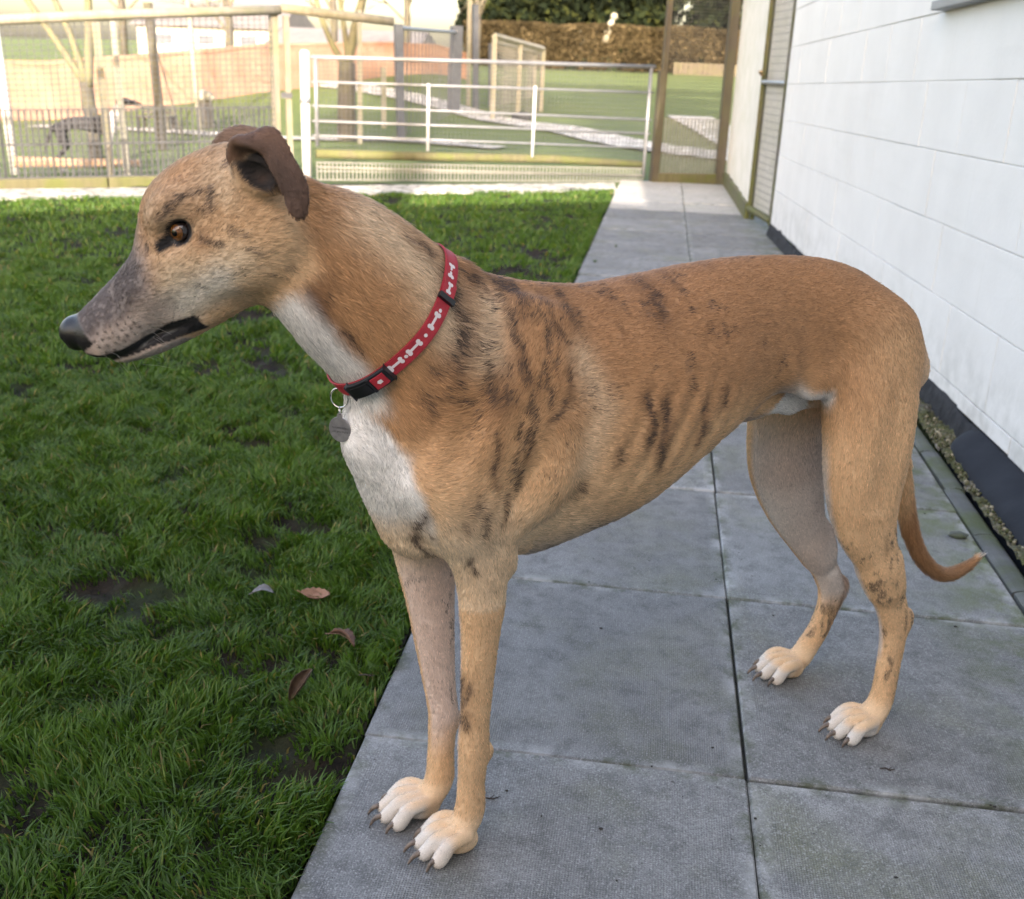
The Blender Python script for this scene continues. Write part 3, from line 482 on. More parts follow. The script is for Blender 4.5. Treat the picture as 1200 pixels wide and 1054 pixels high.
for x in np.arange(hx0, hx1, .22):
    z = tz(x, 39.5)-tz(-2, 39.5); bm_tube(bm, [(x+2, .0, z-.05), (x+2+rs.normal(0, .05), rs.normal(0, .05), z+1.2)], [.03, .012], 5)
    for q in range(3): bm_tube(bm, [(x+2, 0, z+.25+.2*q), (x+2+rs.normal(0, .15), rs.normal(-.2, .15), z+.9+.15*q)], [.012, .005], 4)
bm_obj('stems', bm, M_bark, hd_)
lb = empty('low_board_fence', (1.2, 38.6, tz(1.2, 38.6)), 'low dark board fence at the foot of the hedge', 'fence')
for q in range(22):
    x = -.35+.17*q; bm = bmesh.new(); bm_box(bm, (x-.08-1.2+.35, -.012, -.05+tz(x, 38.6)-tz(1.2, 38.6)), (x+.08-1.2+.35, .012, .40+tz(x, 38.6)-tz(1.2, 38.6)+rng.normal(0, .006)), .004); bm_obj('board', bm, M_postg, lb)
# ------------------------------------------------------------------ brick wall, far houses
t = NT('orange_brick'); v = t.coord(); oi = t.n('ShaderNodeObjectInfo'); f = t.noise(v, 3, 4); t.col(t.mix(t.ramp(t.noise(v, .8, 4), [(.45, 0), (.7, .4)]), t.ramp(f, [(.3, (.22, .118, .078)), (.7, (.30, .18, .125))]), (.30, .225, .17))); t.rough(.9); t.bump(t.noise(v, 40, 4), .4, .01); M_brick = t.m
M_mort = noisy_mat('brick_mortar', (0.203, 0.158, 0.120), (0.232, 0.188, 0.150), 20, .95, .2)
bwl = [(-12.5, 12.2), (-9.40, 14.5), (-7.68, 16.), (-6.98, 17.), (-5.55, 19.5), (-4.77, 20.5), (-4.2, 21.2)]; bw = empty('brick_wall', (-7.68, 16, tz(-7.68, 16)), 'long orange brick garden wall across the left of the field', 'wall'); BL = np.array(bw.location)
hts = [.80, .845, .79, .77, .62, .52, .50]
for (a, b, ha, hb_) in zip(bwl[:-1], bwl[1:], hts[:-1], hts[1:]):
    a = np.array(a); b = np.array(b); L_ = np.linalg.norm(b-a); d = (b-a)/L_; nn = np.array([d[1], -d[0]]); za, zb_ = tz(*a), tz(*b)
    def wq(s, z, off): u = s/L_; p = a+d*s+nn*off; return (p[0]-BL[0], p[1]-BL[1], za*(1-u)+zb_*u+z*(ha*(1-u)+hb_*u)-BL[2])
    def wb(s0, s1, z0, z1, o0, o1): return [wq(s, z, o_) for s in (s0, s1) for z in (z0, z1) for o_ in (o0, o1)]
    BF = [(0, 1, 3, 2), (4, 6, 7, 5), (0, 4, 5, 1), (2, 3, 7, 6), (0, 2, 6, 4), (1, 5, 7, 3)]
    mesh_obj('core', wb(0, L_, -.1, .93, -.10, .0), BF, M_mort, bw); mesh_obj('coping', wb(0, L_, .932, 1.0, -.13, .028), BF, M_brick, bw)
    V, F = [], []; k = 0
    for r in range(10):
        s = -(.11 if r % 2 else 0)
        while s < L_:
            s0, s1 = max(s+.006, 0), min(s+.214, L_)
            if s1-s0 > .03: V += wb(s0, s1, r*.093+.004, r*.093+.082, -.05, .008+rng.normal(0, .0015)); F += [tuple(i+8*k for i in q) for q in BF]; k += 1
            s += .22
    tag(mesh_obj('brickwork', V, F, M_brick, bw), kind='stuff')
M_roof = noisy_mat('roof_slates', (0.120, 0.116, 0.116), (0.165, 0.158, 0.154), 4, .8, .3); M_hwall = noisy_mat('far_house_wall', (0.266, 0.256, 0.231), (0.315, 0.301, 0.280), 3, .9, .1)
def far_house(x, y, w, dp, hw, hr, lab):
    z = tz(x, y); o = empty('house', (x, y, z), lab, 'house'); bm = bmesh.new(); bm_box(bm, (-w/2, -dp/2, -.5), (w/2, dp/2, hw)); bm_obj('wall', bm, M_hwall, o)
    V = [(-w/2-.2, -dp/2-.2, hw), (w/2+.2, -dp/2-.2, hw), (w/2+.2, dp/2+.2, hw), (-w/2-.2, dp/2+.2, hw), (-w/2-.1, 0, hw+hr), (w/2+.1, 0, hw+hr)]; mesh_obj('roof', V, [(0, 1, 5, 4), (2, 3, 4, 5), (0, 4, 3), (1, 2, 5), (3, 2, 1, 0)], M_roof, o)
    for q in (-.3, 0, .3):
        bm = bmesh.new(); bm_box(bm, (w*q-.35, -dp/2-.03, hw*.35), (w*q+.35, -dp/2+.02, hw*.75)); wv = bm_obj('window', bm, M_wpaint, o); bm = bmesh.new(); bm_box(bm, (w*q-.29, -dp/2-.036, hw*.38), (w*q+.29, -dp/2-.031, hw*.72)); bm_obj('pane', bm, M_blue, wv)
far_house(-16, 38, 5, 4, .9, .9, 'pale low house with grey roof beyond the bare trees on the left'); far_house(-9.9, 33, 4.4, 3.5, .35, .65, 'low white house with pale roof behind the sloping log rail')
# ------------------------------------------------------------------ posts, cage, statue, bench, logs, the other dog
def simple_post(name, base, top, w, mat, lab, group=None, cat='post', rnd=False):
    o = empty(name, base, lab, cat, group); bm = bmesh.new(); b = np.array(base); t_ = np.array(top)-b
    (bm_tube(bm, [(0, 0, -.1), tuple(t_)], [w/2, w/2*.95], 10) if rnd else sqpost(bm, (0, 0, -.1), tuple(t_), w, w, .5)); bm_obj('shaft', bm, mat, o, rnd); return o
simple_post('stake', (-6.09, 8., tz(-6.09, 8)), (-6.14, 8., 1.3), .085, M_wpaint, 'thick pale post leaning at the far left edge behind the netting fence', rnd=True)
simple_post('stake', (-5.03, 7.75, tz(-5.03, 7.75)), (-5.05, 7.75, 1.24), .062, M_wood, 'pale split post beside the dark forked tree behind the netting')
simple_post('stake', (-4.83, 7.65, tz(-4.83, 7.65)), (-4.84, 7.65, 1.25), .050, M_cpost, 'slim cream post with black band right of the forked tree')
simple_post('stake', (-6.05, 11., tz(-6.05, 11)), (-6.12, 11., 1.55), .11, M_bark, 'dark round post with a lichen patch in the middle of the netting fence view', rnd=True)
simple_post('stake', (-6.45, 13., tz(-6.45, 13)), (-6.52, 13., 1.7), .065, M_cpost, 'thin pale crooked pole above the dark tree stump', rnd=True)
simple_post('stake', (-4.0, 12.2, tz(-4, 12.2)), (-3.99, 12.2, 1.6), .05, M_cpost, 'narrow cream post close against the dark tree trunk')
simple_post('stake', (-4.2, 14.2, tz(-4.2, 14.2)), (-4.2, 14.2, .95), .06, M_cpost, 'short cream post behind the gate right of the dark trunk')
simple_post('steel_post', (-3.66, 13., tz(-3.66, 13)), (-3.70, 13., 1.48), .10, M_blue, 'grey steel post at the end of the pale log rail')
simple_post('steel_post', (-3.72, 17., tz(-3.72, 17)), (-3.70, 17., 1.62), .17, M_blue, 'dark slatted gate pier behind the field gate', rnd=False)
simple_post('steel_post', (-3.45, 17.6, tz(-3.45, 17.6)), (-3.50, 17.6, 1.98), .085, M_blue, 'tall dark blue steel post left of the white cage')
simple_post('steel_post', (-3.3, 18.2, tz(-3.3, 18.2)), (-3.32, 18.2, 1.4), .06, M_blue, 'slim dark post touching the left side of the white cage')
simple_post('stake', (-3.62, 17.8, tz(-3.62, 17.8)), (-3.64, 17.8, 2.5), .06, M_cpost, 'tall pale yellow pole rising against the conifers')
bf = empty('bar_fence', (-3.7, 15, tz(-3.7, 15)), 'thin dark upright bars between grey post and gate pier', 'fence'); R_ = lambda *p: rel(bf, *p)
bm = bmesh.new(); bm_tube(bm, R_((-3.68, 13.05, 1.44), (-3.70, 16.9, 1.52)), .03, 6); bm_obj('top_rail', bm, M_galv, bf)
for u in np.linspace(.04, .96, 16):
    bm = bmesh.new(); x, y = -3.68-.02*u, 13.05+3.85*u; sqpost(bm, *R_((x, y, tz(x, y)), (x, y, 1.43+.08*u)), .014, .014); bm_obj('bar', bm, M_blue, bf)
cg = empty('cage', (-2.8, 17.4, tz(-2.8, 17.4)), 'white framed netted cage with sloping top in the field behind the gate', 'cage'); R_ = lambda *p: rel(cg, *p); zc_ = lambda x, y: tz(x, y)
cA, cB, cD, cE = (-2.99, 16.5), (-2.43, 18.5), (-2.3, 16.9), (-1.9, 18.6)
for i, ((x, y), zt) in enumerate(((cA, 1.45), (cB, 1.30), ((-2.71, 17.5), 1.38))):
    bm = bmesh.new(); sqpost(bm, *R_((x, y, zc_(x, y)-.05), (x, y, zt)), .075, .075, .3); bm_obj('post', bm, M_cpost, cg)
bm = bmesh.new(); bm_tube(bm, R_((cA[0], cA[1], 1.47), (cB[0], cB[1], 1.335)), .055, 4); bm_obj('top_beam', bm, M_cpost, cg)
bk = ((-3.25, 18.2), (-2.75, 19.9))
for (x, y), zt in zip(bk, (1.40, 1.28)):
    bm = bmesh.new(); sqpost(bm, *R_((x, y, zc_(x, y)-.05), (x, y, zt)), .07, .07, .3); bm_obj('post', bm, M_cpost, cg)
bm = bmesh.new(); bm_tube(bm, R_((*bk[0], 1.42), (*bk[1], 1.30)), .045, 4); bm_tube(bm, R_((*cA, 1.46), (*bk[0], 1.42)), .045, 4); bm_tube(bm, R_((*cB, 1.32), (*bk[1], 1.30)), .045, 4); bm_obj('roof_frame', bm, M_cpost, cg)
bm = bmesh.new(); wires(bm, *R_((*cA, zc_(*cA)), (*cB, zc_(*cB)), (*cA, 1.44), (*cB, 1.30)), 30, 20, .0040); wires(bm, *R_((*bk[0], zc_(*bk[0])), (*bk[1], zc_(*bk[1])), (*bk[0], 1.40), (*bk[1], 1.28)), 26, 16, .004); tag(bm_obj('netting', bm, M_wire, cg), kind='stuff')
bm = bmesh.new(); bmesh.ops.create_icosphere(bm, subdivisions=2, radius=.14)
for v_ in bm.verts: v_.co = Vector((v_.co.x*1.3, v_.co.y, max(v_.co.z*.8, -.03)))*(1+.12*math.sin(v_.co.x*40)*math.cos(v_.co.y*33))
o = bm_obj('rock', bm, M_bit, None, True); o.location = (-2.55, 16.9, tz(-2.55, 16.9)+.02); tag(o, 'small dark lump lying at the foot of the white cage', 'rock')
st_ = empty('statue', (-2.32, 39, tz(-2.32, 39)+1.42), 'small pale upright figure standing above the hedge', 'statue'); bm = bmesh.new(); bm_tube(bm, [(-.22, 0, -.45), (-.16, 0, -.1), (-.05, 0, .18), (.0, 0, .30)], [.13, .14, .12, .07], 10); bm_obj('torso', bm, M_cpost, st_, True)
bm = bmesh.new(); bmesh.ops.create_uvsphere(bm, u_segments=12, v_segments=8, radius=.13); [setattr(v_, 'co', v_.co+Vector((.04, 0, .40))) for v_ in bm.verts]; bm_obj('head', bm, M_cpost, st_, True)
# diagonal prop, bench, stump, log on the ground
pp = empty('prop_bar', (-6.27, 12, tz(-6.27, 12)), 'thin dark diagonal prop leaning on the lichen-patched post', 'prop'); bm = bmesh.new(); bm_tube(bm, rel(pp, (-6.25, 12, tz(-6.25, 12)), (-6.52, 12, 1.05)), .012, 6); bm_obj('bar', bm, M_bark, pp)
bn = empty('bench', (-7.08, 13., tz(-7.08, 13)), 'small dark slatted bench in the field left of the stump', 'bench'); zb = tz(-7.08, 13)
bm = bmesh.new(); bm_box(bm, (-.24, -.1, .17), (.24, .12, .20), .004); bm_obj('seat', bm, M_bark, bn)
for x in (-.21, .21):
    for y in (-.08, .1):
        bm = bmesh.new(); bm_box(bm, (x-.02, y-.02, -.05), (x+.02, y+.02, .168)); bm_obj('leg', bm, M_bark, bn)
for q in range(2):
    bm = bmesh.new(); bm_box(bm, (-.24, .115, .22+.07*q), (.24, .135, .26+.07*q)); bm_obj('back_slat', bm, M_bark, bn)
sp_ = empty('tree_stump', (-6.56, 13.5, tz(-6.56, 13.5)), 'cut dark stump with pale ragged top in the field', 'stump'); bm = bmesh.new(); bm_tube(bm, [(0, 0, -.05), (0, 0, .15), (-.01, 0, .36)], [.13, .10, .10], 12); bm_obj('trunk', bm, M_bark, sp_, True)
bm = bmesh.new(); bm_tube(bm, [(-.01, 0, .362), (-.02, 0, .43), (-.05, 0, .50)], [.11, .13, .04], 10); bm_tube(bm, [(.06, 0, .38), (.13, 0, .42)], [.05, .02], 8); bm_obj('cut_top', bm, M_cpost, sp_, True)
lgz = tz(-5.5, 8.1); lo_ = empty('fallen_log', (-5.45, 8.05, lgz), 'tan log lying on the ground behind the netting fence under the dark hound', 'log'); bm = bmesh.new(); bm_tube(bm, [(-.55, -.2, .12), (-.1, 0, .11), (.45, .25, .12)], [.05, .045, .035], 10); bm_obj('trunk', bm, noisy_mat('tan_wood', (.34, .21, .12), (.46, .30, .18), 9, .9, .3), lo_, True)
def hound(root, heading, scale, mat_d, mat_w, label):
    o = empty('dog', root, label, 'dog'); o.rotation_euler = (0, 0, heading); o.scale = (scale,)*3
    V, E, Rr = [], [], []
    def chain(pts, rad, start=None):
        i0 = start
        for p, r in zip(pts, rad):
            V.append(p); Rr.append(r); k = len(V)-1
            if i0 is not None: E.append((i0, k))
            i0 = k
        return i0
    chain([(-.30, 0, .60)], [.085]); a = chain([(-.10, 0, .62), (.10, 0, .60), (.26, 0, .60)], [.085, .105, .10], 0); nk = chain([(.36, 0, .72), (.42, 0, .84)], [.065, .055], a); hd__ = chain([(.48, 0, .90), (.60, 0, .87), (.70, 0, .845)], [.055, .038, .022], nk)
    for s in (-1, 1):
        chain([(.27, .07*s, .42), (.26, .065*s, .22), (.26, .065*s, .05), (.30, .065*s, .02)], [.045, .026, .022, .026], a)
        chain([(-.30, .08*s, .45), (-.25, .08*s, .32), (-.38, .08*s, .18), (-.35, .08*s, .05), (-.30, .08*s, .02)], [.075, .04, .024, .022, .026], 0)
        chain([(.42, .045*s, .93), (.38, .075*s, .90)], [.022, .010], nk)
    chain([(-.42, 0, .52), (-.48, 0, .35), (-.52, 0, .24)], [.026, .017, .010], 0)
    me = bpy.data.meshes.new('body'); me.from_pydata(V, E, []); b = link(bpy.data.objects.new('body', me), o); sk = b.modifiers.new('skin', 'SKIN')
    for i, sv in enumerate(me.skin_vertices[0].data): sv.radius = (Rr[i], Rr[i]); sv.use_root = (i == 0)
    sb = b.modifiers.new('sub', 'SUBSURF'); sb.levels = sb.render_levels = 2; me.materials.append(mat_d); b.data.polygons.foreach_set('use_smooth', [True]*len(me.polygons)); sk.use_smooth_shade = True
    return o
t = NT('black_white_coat'); v = t.coord(); sp = t.n('ShaderNodeSeparateXYZ'); t.l(v, sp.inputs[0])
chest = t.math('MULTIPLY', t.math('GREATER_THAN', t.math('ADD', sp.outputs[0], t.math('MULTIPLY', t.noise(v, 9, 3), .12)), .335), t.math('LESS_THAN', sp.outputs[2], .86)); legs = t.math('LESS_THAN', t.math('ADD', sp.outputs[2], t.math('MULTIPLY', t.noise(v, 9, 3), .2)), .30)
t.col(t.mix(t.math('MAXIMUM', chest, legs), (.018, .017, .019), (.45, .43, .40))); t.rough(.75)
hound((-5.55, 8.35, tz(-5.55, 8.35)), math.radians(25), .74, t.m, None, 'dark greyhound with white chest standing behind the netting fence')
# grey path across the field
def ribbon(name, pts, wid, mat):
    P = np.array(catmull0([(x, y, 0) for x, y in pts], 6)); V = []
    for i, p in enumerate(P):
        d = P[min(i+1, len(P)-1)]-P[max(i-1, 0)]; n_ = np.array([-d[1], d[0]])/np.hypot(d[0], d[1])
        for s in (-1, -.33, .33, 1): x, y = p[:2]+n_*wid*s/2; V.append((x, y, tz(x, y)+.028))
    F = [(i*4+q, i*4+q+1, i*4+q+5, i*4+q+4) for i in range(len(P)-1) for q in range(3)]; return tag(mesh_obj(name, V, F, mat), kind='structure')
ribbon('field_path', [(.8, 12.0), (-.3, 12.9), (-1.35, 14.6), (-2.6, 16.1), (-4.2, 17.5), (-7, 18.5)], .75, M_slab2)
ribbon('field_path', [(1.1, 11.2), (.9, 13.5), (.55, 16.5), (.2, 19)], .8, M_slab2)
ribbon('field_path', [(-2.2, 12.2), (-3.6, 12.6), (-5.2, 12.4), (-7, 12.9), (-9, 13.2)], .35, M_slab2)
# ------------------------------------------------------------------ the dog
# dog frame: s forward (towards the head), t to the dog's left, z up; head frame: x to the nose, y dorsal, v left
D_O = np.array([.132, .228, 0.]); D_A = np.array([-.7931, -.6091, 0.]); D_L = np.array([.6091, -.7931, 0.])
H_O = np.array([-.590, -.325, .908]); H_1 = np.array([-.787, -.055, -.614]); H_1 /= np.linalg.norm(H_1)
H_L = np.array([.0700, -.9975, 0.]); H_L -= H_1*(H_L@H_1); H_L /= np.linalg.norm(H_L); H_2 = np.cross(H_1, H_L)
if H_2[2] < 0: H_2 = -H_2
def w2d(P): d = np.asarray(P)-D_O; return np.stack([d@D_A, d@D_L, d[..., 2]], -1)
def d2w(p): p = np.asarray(p); return D_O+p[..., :1]*D_A+p[..., 1:2]*D_L+np.stack([0*p[..., 2], 0*p[..., 2], p[..., 2]], -1)
def vec2d(v): return np.stack([v@D_A, v@D_L, v[..., 2]], -1)
def h2d(p):
    p = np.asarray(p, float); return w2d(H_O+p[..., :1]*H_1+p[..., 1:2]*H_2+p[..., 2:3]*H_L)
def d2h(p):
    d = d2w(p)-H_O; return np.stack([d@H_1, d@H_2, d@H_L], -1)
def catmull(P, m):
    P = np.asarray(P, float); n = len(P)
    E = np.vstack([2*P[0]-P[1], P, 2*P[-1]-P[-2]]); out = []
    for i in range(n-1):
        p0, p1, p2, p3 = E[i:i+4]
        for k in range(m):
            u = k/m
            out.append(.5*((2*p1)+(-p0+p2)*u+(2*p0-5*p1+4*p2-p3)*u*u+(-p0+3*p1-3*p2+p3)*u**3))
    out.append(P[-1]); return np.array(out)
def tube_d(Q, st, A, m=4, want_dir=False):
    """distance of points Q to a tube through stations (x,y,z,ra,rb); A: direction in which ra is measured"""
    S = catmull(st, m); best = np.full(len(Q), 9., np.float32); bt = np.zeros((len(Q), 3), np.float32) if want_dir else None
    A = np.asarray(A, float)
    for p, q in zip(S[:-1], S[1:]):
        T = q[:3]-p[:3]; L = np.linalg.norm(T)
        if L < 1e-7: continue
        T = T/L; a = A-T*(A@T); a /= np.linalg.norm(a); b = np.cross(T, a)
        d = Q-p[:3]; x = d@T; u = np.clip(x/L, 0, 1)
        ra = p[3]+(q[3]-p[3])*u; rb = p[4]+(q[4]-p[4])*u
        ex = x-u*L; qa = d@a; qb = d@b; rm = np.minimum(ra, rb)
        k0 = np.sqrt((qa/ra)**2+(qb/rb)**2+(ex/rm)**2)+1e-6
        k1 = np.sqrt((qa/ra**2)**2+(qb/rb**2)**2+(ex/rm**2)**2)+1e-6
        dd = k0*(k0-1)/k1
        if want_dir:
            w = dd < best; bt[w] = T; best[w] = dd[w]
        else: best = np.minimum(best, dd)
    return (best, bt) if want_dir else best
def loft_d(Q, st, axis, up, lat, org, e_top=2., want=False):
    """closed loft along axis: stations (x, top, bottom, halfwidth)"""
    d = Q-org; x = d@axis; y = d@up; v = d@lat
    S = catmull(st, 8); xs = S[:, 0]
    top = np.interp(x, xs, S[:, 1]); bot = np.interp(x, xs, S[:, 2]); w = np.interp(x, xs, S[:, 3])
    c = (top+bot)/2; h = np.maximum((top-bot)/2, .004); w = np.maximum(w, .004)
    ex = np.where(x < xs[0], xs[0]-x, np.where(x > xs[-1], x-xs[-1], 0)); rm = np.minimum(h, w)
    yy = (y-c)/h; vv = v/w
    k0 = np.sqrt(yy**2+vv**2+(ex/rm)**2)+1e-6; k1 = np.sqrt((yy/h)**2+(vv/w)**2+(ex/rm**2)**2)+1e-6
    return k0*(k0-1)/k1
ES, ET, EZ = np.eye(3)
def smin(a, b, k):
    h = np.clip(.5+.5*(b-a)/k, 0, 1); return b+(a-b)*h-k*h*(1-h)
PRIMS = []      # (kind, args, k, bbox, flow)
def P_tube(st, A, k=.02, m=4, flow=1):
    st = np.asarray(st, float); r = st[:, 3:].max()
    PRIMS.append(('tube', (st, A, m), k, st[:, :3].min(0)-r-k-.02, st[:, :3].max(0)+r+k+.02, flow))
def P_htube(st, A, k=.01, m=4, flow=1):     # stations in the head frame
    st = np.asarray(st, float); q = np.hstack([h2d(st[:, :3]), st[:, 3:]])
    o = h2d(np.zeros(3)); P_tube(q, h2d(np.asarray(A, float))-o, k, m, flow)
def ell(c, r, ax, k, cut=False):
    PRIMS.append(('cut' if cut else 'ell', (np.asarray(c, float), np.asarray(r, float), np.asarray(ax, float)), k,
                  np.asarray(c)-max(r)-k-.012, np.asarray(c)+max(r)+k+.012, 0))
def ell_d(Q, c, r, ax):
    q = (Q-c)@ax.T; k0 = np.linalg.norm(q/r, axis=-1)+1e-6; k1 = np.linalg.norm(q/r**2, axis=-1)+1e-6
    return k0*(k0-1)/k1
def axes_from(d, lat=(0, 1, 0)):
    d = np.asarray(d, float); d /= np.linalg.norm(d); l = np.asarray(lat, float); l -= d*(l@d); l /= np.linalg.norm(l)
    return np.array([d, l, np.cross(d, l)])
HAX = np.array([vec2d(H_1), vec2d(H_2), vec2d(H_L)])
def hell(c, r, k, cut=False, ax=None): ell(h2d(np.asarray(c, float)), r, HAX if ax is None else ax, k, cut)
# trunk ------------------------------------------------------------
TRUNK = [(-.105, .605, .570, .018), (-.085, .622, .56, .040), (-.03, .684, .55, .074), (.05, .744, .565, .086), (.12, .768, .596, .080), (.20, .777, .597, .070),
         (.28, .779, .550, .080), (.35, .775, .510, .096), (.45, .764, .453, .110), (.53, .758, .431, .108), (.61, .766, .414, .092), (.69, .770, .430, .078),
         (.75, .745, .470, .080), (.79, .700, .520, .058), (.815, .640, .565, .03)]
PRIMS.append(('loft', (TRUNK, ES, EZ, ET, np.zeros(3)), .03, np.array([-.17, -.17, .36]), np.array([.86, .17, .84]), -1))
# neck
P_tube([(.62, 0, .60, .13, .085), (.70, 0, .665, .112, .082), (.765, 0, .718, .096, .070), (.82, 0, .768, .088, .060), (.860, -.004, .806, .077, .054), (.885, -.010, .830, .058, .050), (.897, -.014, .841, .040, .042)], (-.7, 0, .7), .03, 6, -1)
P_tube([(.900, -.012, .795, .036, .036), (.864, -.004, .752, .034, .040), (.830, 0, .712, .034, .044), (.790, 0, .665, .044, .054), (.75, 0, .61, .06, .06)], (.7, 0, -.7), .025, 5, 1)
P_tube([(.780, 0, .63, .040, .052), (.774, -.012, .57, .058, .066), (.742, -.022, .48, .054, .060)], (1, 0, 0), .035, 4, 1)                      # breast bone
ell((.716, 0, .765), (.034, .030, .033), axes_from((.6, 0, -.35)), .018)      # loose skin on the nape behind the collar
# head -------------------------------------------------------------
HEAD = [(.008, -.020, -.045, .012), (.018, .020, -.066, .032), (.034, .047, -.080, .049), (.07, .0600, -.088, .048), (.11, .0640, -.092, .046), (.14, .0570, -.090, .044),
        (.165, .0390, -.086, .038), (.19, .0225, -.078, .033), (.22, .0150, -.062, .030), (.25, .0115, -.060, .0275), (.28, .0085, -.052, .0245), (.296, .0075, -.036, .020), (.304, .005, -.026, .015)]
PRIMS.append(('loft', (HEAD, HAX[0], HAX[1], HAX[2], h2d(np.zeros(3))), .03, h2d(np.array([.14, 0, 0]))-.21, h2d(np.array([.14, 0, 0]))+.21, -1))
hell((.3005, -.0060, 0), (.0195, .0185, .0180), .004)                           # nose
for sd_ in (1, -1):
    hell((.075, -.050, .030*sd_), (.050, .034, .020), .02)                   # cheek
    hell((.112, .028, .034*sd_), (.030, .018, .016), .015)                   # brow
    hell((.165, -.018, .026*sd_), (.05, .018, .014), .02)                    # cheek bone running to the muzzle
    hell((.250, -.030, .016*sd_), (.050, .022, .014), .012)                  # flews
P_htube([(.06, -.072, 0, .022, .026), (.13, -.076, 0, .017, .024), (.19, -.0735, 0, .0125, .021), (.235, -.0675, 0, .0105, .018), (.27, -.0575, 0, .0085, .014), (.282, -.051, 0, .007, .010)], (0, 1, 0), .004, 4, -1)
_ca, _sa = math.cos(.35), math.sin(.35); EAX = np.array([HAX[0]*_ca-HAX[1]*_sa, HAX[0]*_sa+HAX[1]*_ca, HAX[2]])
for sd_ in (1, -1):
    hell((.3165, -.0085, .0095*sd_), (.006, .0042, .0040), .002, True)          # nostril
    hell((.127, .004, .0450*sd_), (.0185, .0110, .0085), .010, True)         # eye socket
    hell((.1190, .0045, .0395*sd_), (.0125, .0070, .0095), .003, True, EAX)
# ears
hell((.010, .006, .046), (.026, .031, .016), .010)
hell((.006, .007, .0605), (.0190, .0250, .0125), .004, True)                   # the open ear shell
P_htube([(.012, .020, .050, .004, .004), (.000, .008, .056, .0045, .004), (-.006, -.010, .055, .004, .004)], (1, 0, 0), .005, 4, 0)
P_htube([(.022, .026, .046, .010, .007), (.000, .029, .056, .017, .006), (-.019, .017, .064, .0160, .0044), (-.0190, -.006, .070, .0156, .0041), (-.0140, -.033, .072, .0158, .0041), (-.004, -.051, .071, .0126, .0040), (.001, -.058, .070, .007, .0035)], (.95, .3, .1), .005, 6, 1)
P_htube([(.012, .026, -.042, .014, .008), (.034, .048, -.052, .015, .007), (.054, .058, -.058, .012, .005), (.072, .057, -.064, .006, .004)], (0, .9, -.3), .003, 5, 1)
# front legs -------------------------------------------------------
def fore(sd_, elbow, carpus, fet, W=1.):
    t = lambda p: (p[0], p[1]*sd_, p[2])
    P_tube([(.630, .050*sd_, .735, .018, .050), (.652, .072*sd_, .670, .026, .062), (.695, .074*sd_, .600, .030, .060), (.735, .062*sd_, .545, .034, .050)], (0, 1, 0), .024, 4, -1)     # shoulder blade
    P_tube([(.755, .052*sd_, .560, .034, .040), (.715, .060*sd_, .505, .036, .050), (elbow[0]+.008, elbow[1], elbow[2]+.035, .030, .042), (*elbow, .022, .029)], (0, 1, 0), .03, 4, 1)  # upper arm
    P_tube([(.612, .080*sd_, .615, .022, .030), (.622, .082*sd_, .545, .026, .034), (elbow[0]-.020, elbow[1]+.004*sd_, elbow[2]+.045, .020, .022), (elbow[0]-.030, elbow[1], elbow[2]-.002, .012, .012)], (0, 1, 0), .013, 4, 1)  # triceps
    e, c, f = map(np.array, (elbow, carpus, fet)); m = e*.6+c*.4
    P_tube([(*(e+(.006, 0, .02)), .026, .033*W), (*(e*.82+c*.18), .0245, .0300*W), (*m, .0200, .0245*W), (*(e*.2+c*.8), .0170, .0195*(W+1)/2), (*(c+(0, 0, .012)), .0185, .0205), (*(c-(0, 0, .020)), .0180, .0195), (*(c*.45+f*.55), .0170, .0180), (*f, .0190, .0200), (*(f+(.012, 0, -.022)), .020, .019)], (0, 1, 0), .016, 4, 1)
    ell(c+np.array((-.022, 0, -.012)), (.007, .008, .011), np.eye(3), .012)      # carpal pad
fore(1, (.690, .056, .430), (.692, .045, .165), (.692, .040, .058))
fore(-1, (.716, -.062, .430), (.692, -.046, .160), (.696, -.044, .058), 1.3)
# hind legs --------------------------------------------------------
def hind(st_thigh, st_shank, k=.03):
    P_tube(st_thigh, (0, 1, 0), k, 4, 1); P_tube(st_shank, (0, 1, 0), .022, 4, 1)
hind([(.066, .045, .67, .050, .080), (.066, .062, .60, .052, .081), (.066, .074, .53, .050, .077), (.068, .082, .46, .042, .071), (.060, .088, .395, .034, .056), (.030, .092, .33, .027, .037), (.002, .094, .275, .0230, .028)],
     [(.015, .093, .31, .025, .034), (-.012, .095, .255, .021, .028), (-.034, .096, .205, .0190, .0255), (-.040, .096, .165, .0175, .0225), (-.040, .096, .120, .0165, .0200), (-.040, .096, .080, .0165, .0195), (-.034, .097, .052, .019, .020), (-.020, .097, .034, .022, .018)])
ell((-.062, .096, .202), (.011, .013, .020), np.eye(3), .014)
hind([(.065, -.045, .67, .050, .088), (.068, -.060, .60, .050, .090), (.074, -.072, .52, .044, .082), (.064, -.080, .44, .038, .076), (.036, -.086, .37, .032, .062), (-.004, -.090, .30, .026, .044), (-.050, -.092, .24, .022, .030)],
     [(-.035, -.091, .27, .024, .033), (-.068, -.092, .212, .020, .026), (-.094, -.092, .165, .0180, .0245), (-.094, -.092, .125, .0165, .0205), (-.080, -.092, .085, .0165, .0190), (-.060, -.092, .055, .018, .019), (-.044, -.092, .035, .021, .017)])
ell((-.118, -.092, .160), (.011, .013, .020), np.eye(3), .014)
P_tube([(.25, .0, .575, .025, .03), (.19, .0, .572, .020, .022), (.165, .0, .562, .018, .018)], (0, 1, 0), .014)      # belly fold in front of the thighs
ell((.125, .0, .57), (.040, .022, .020), np.eye(3), .02)
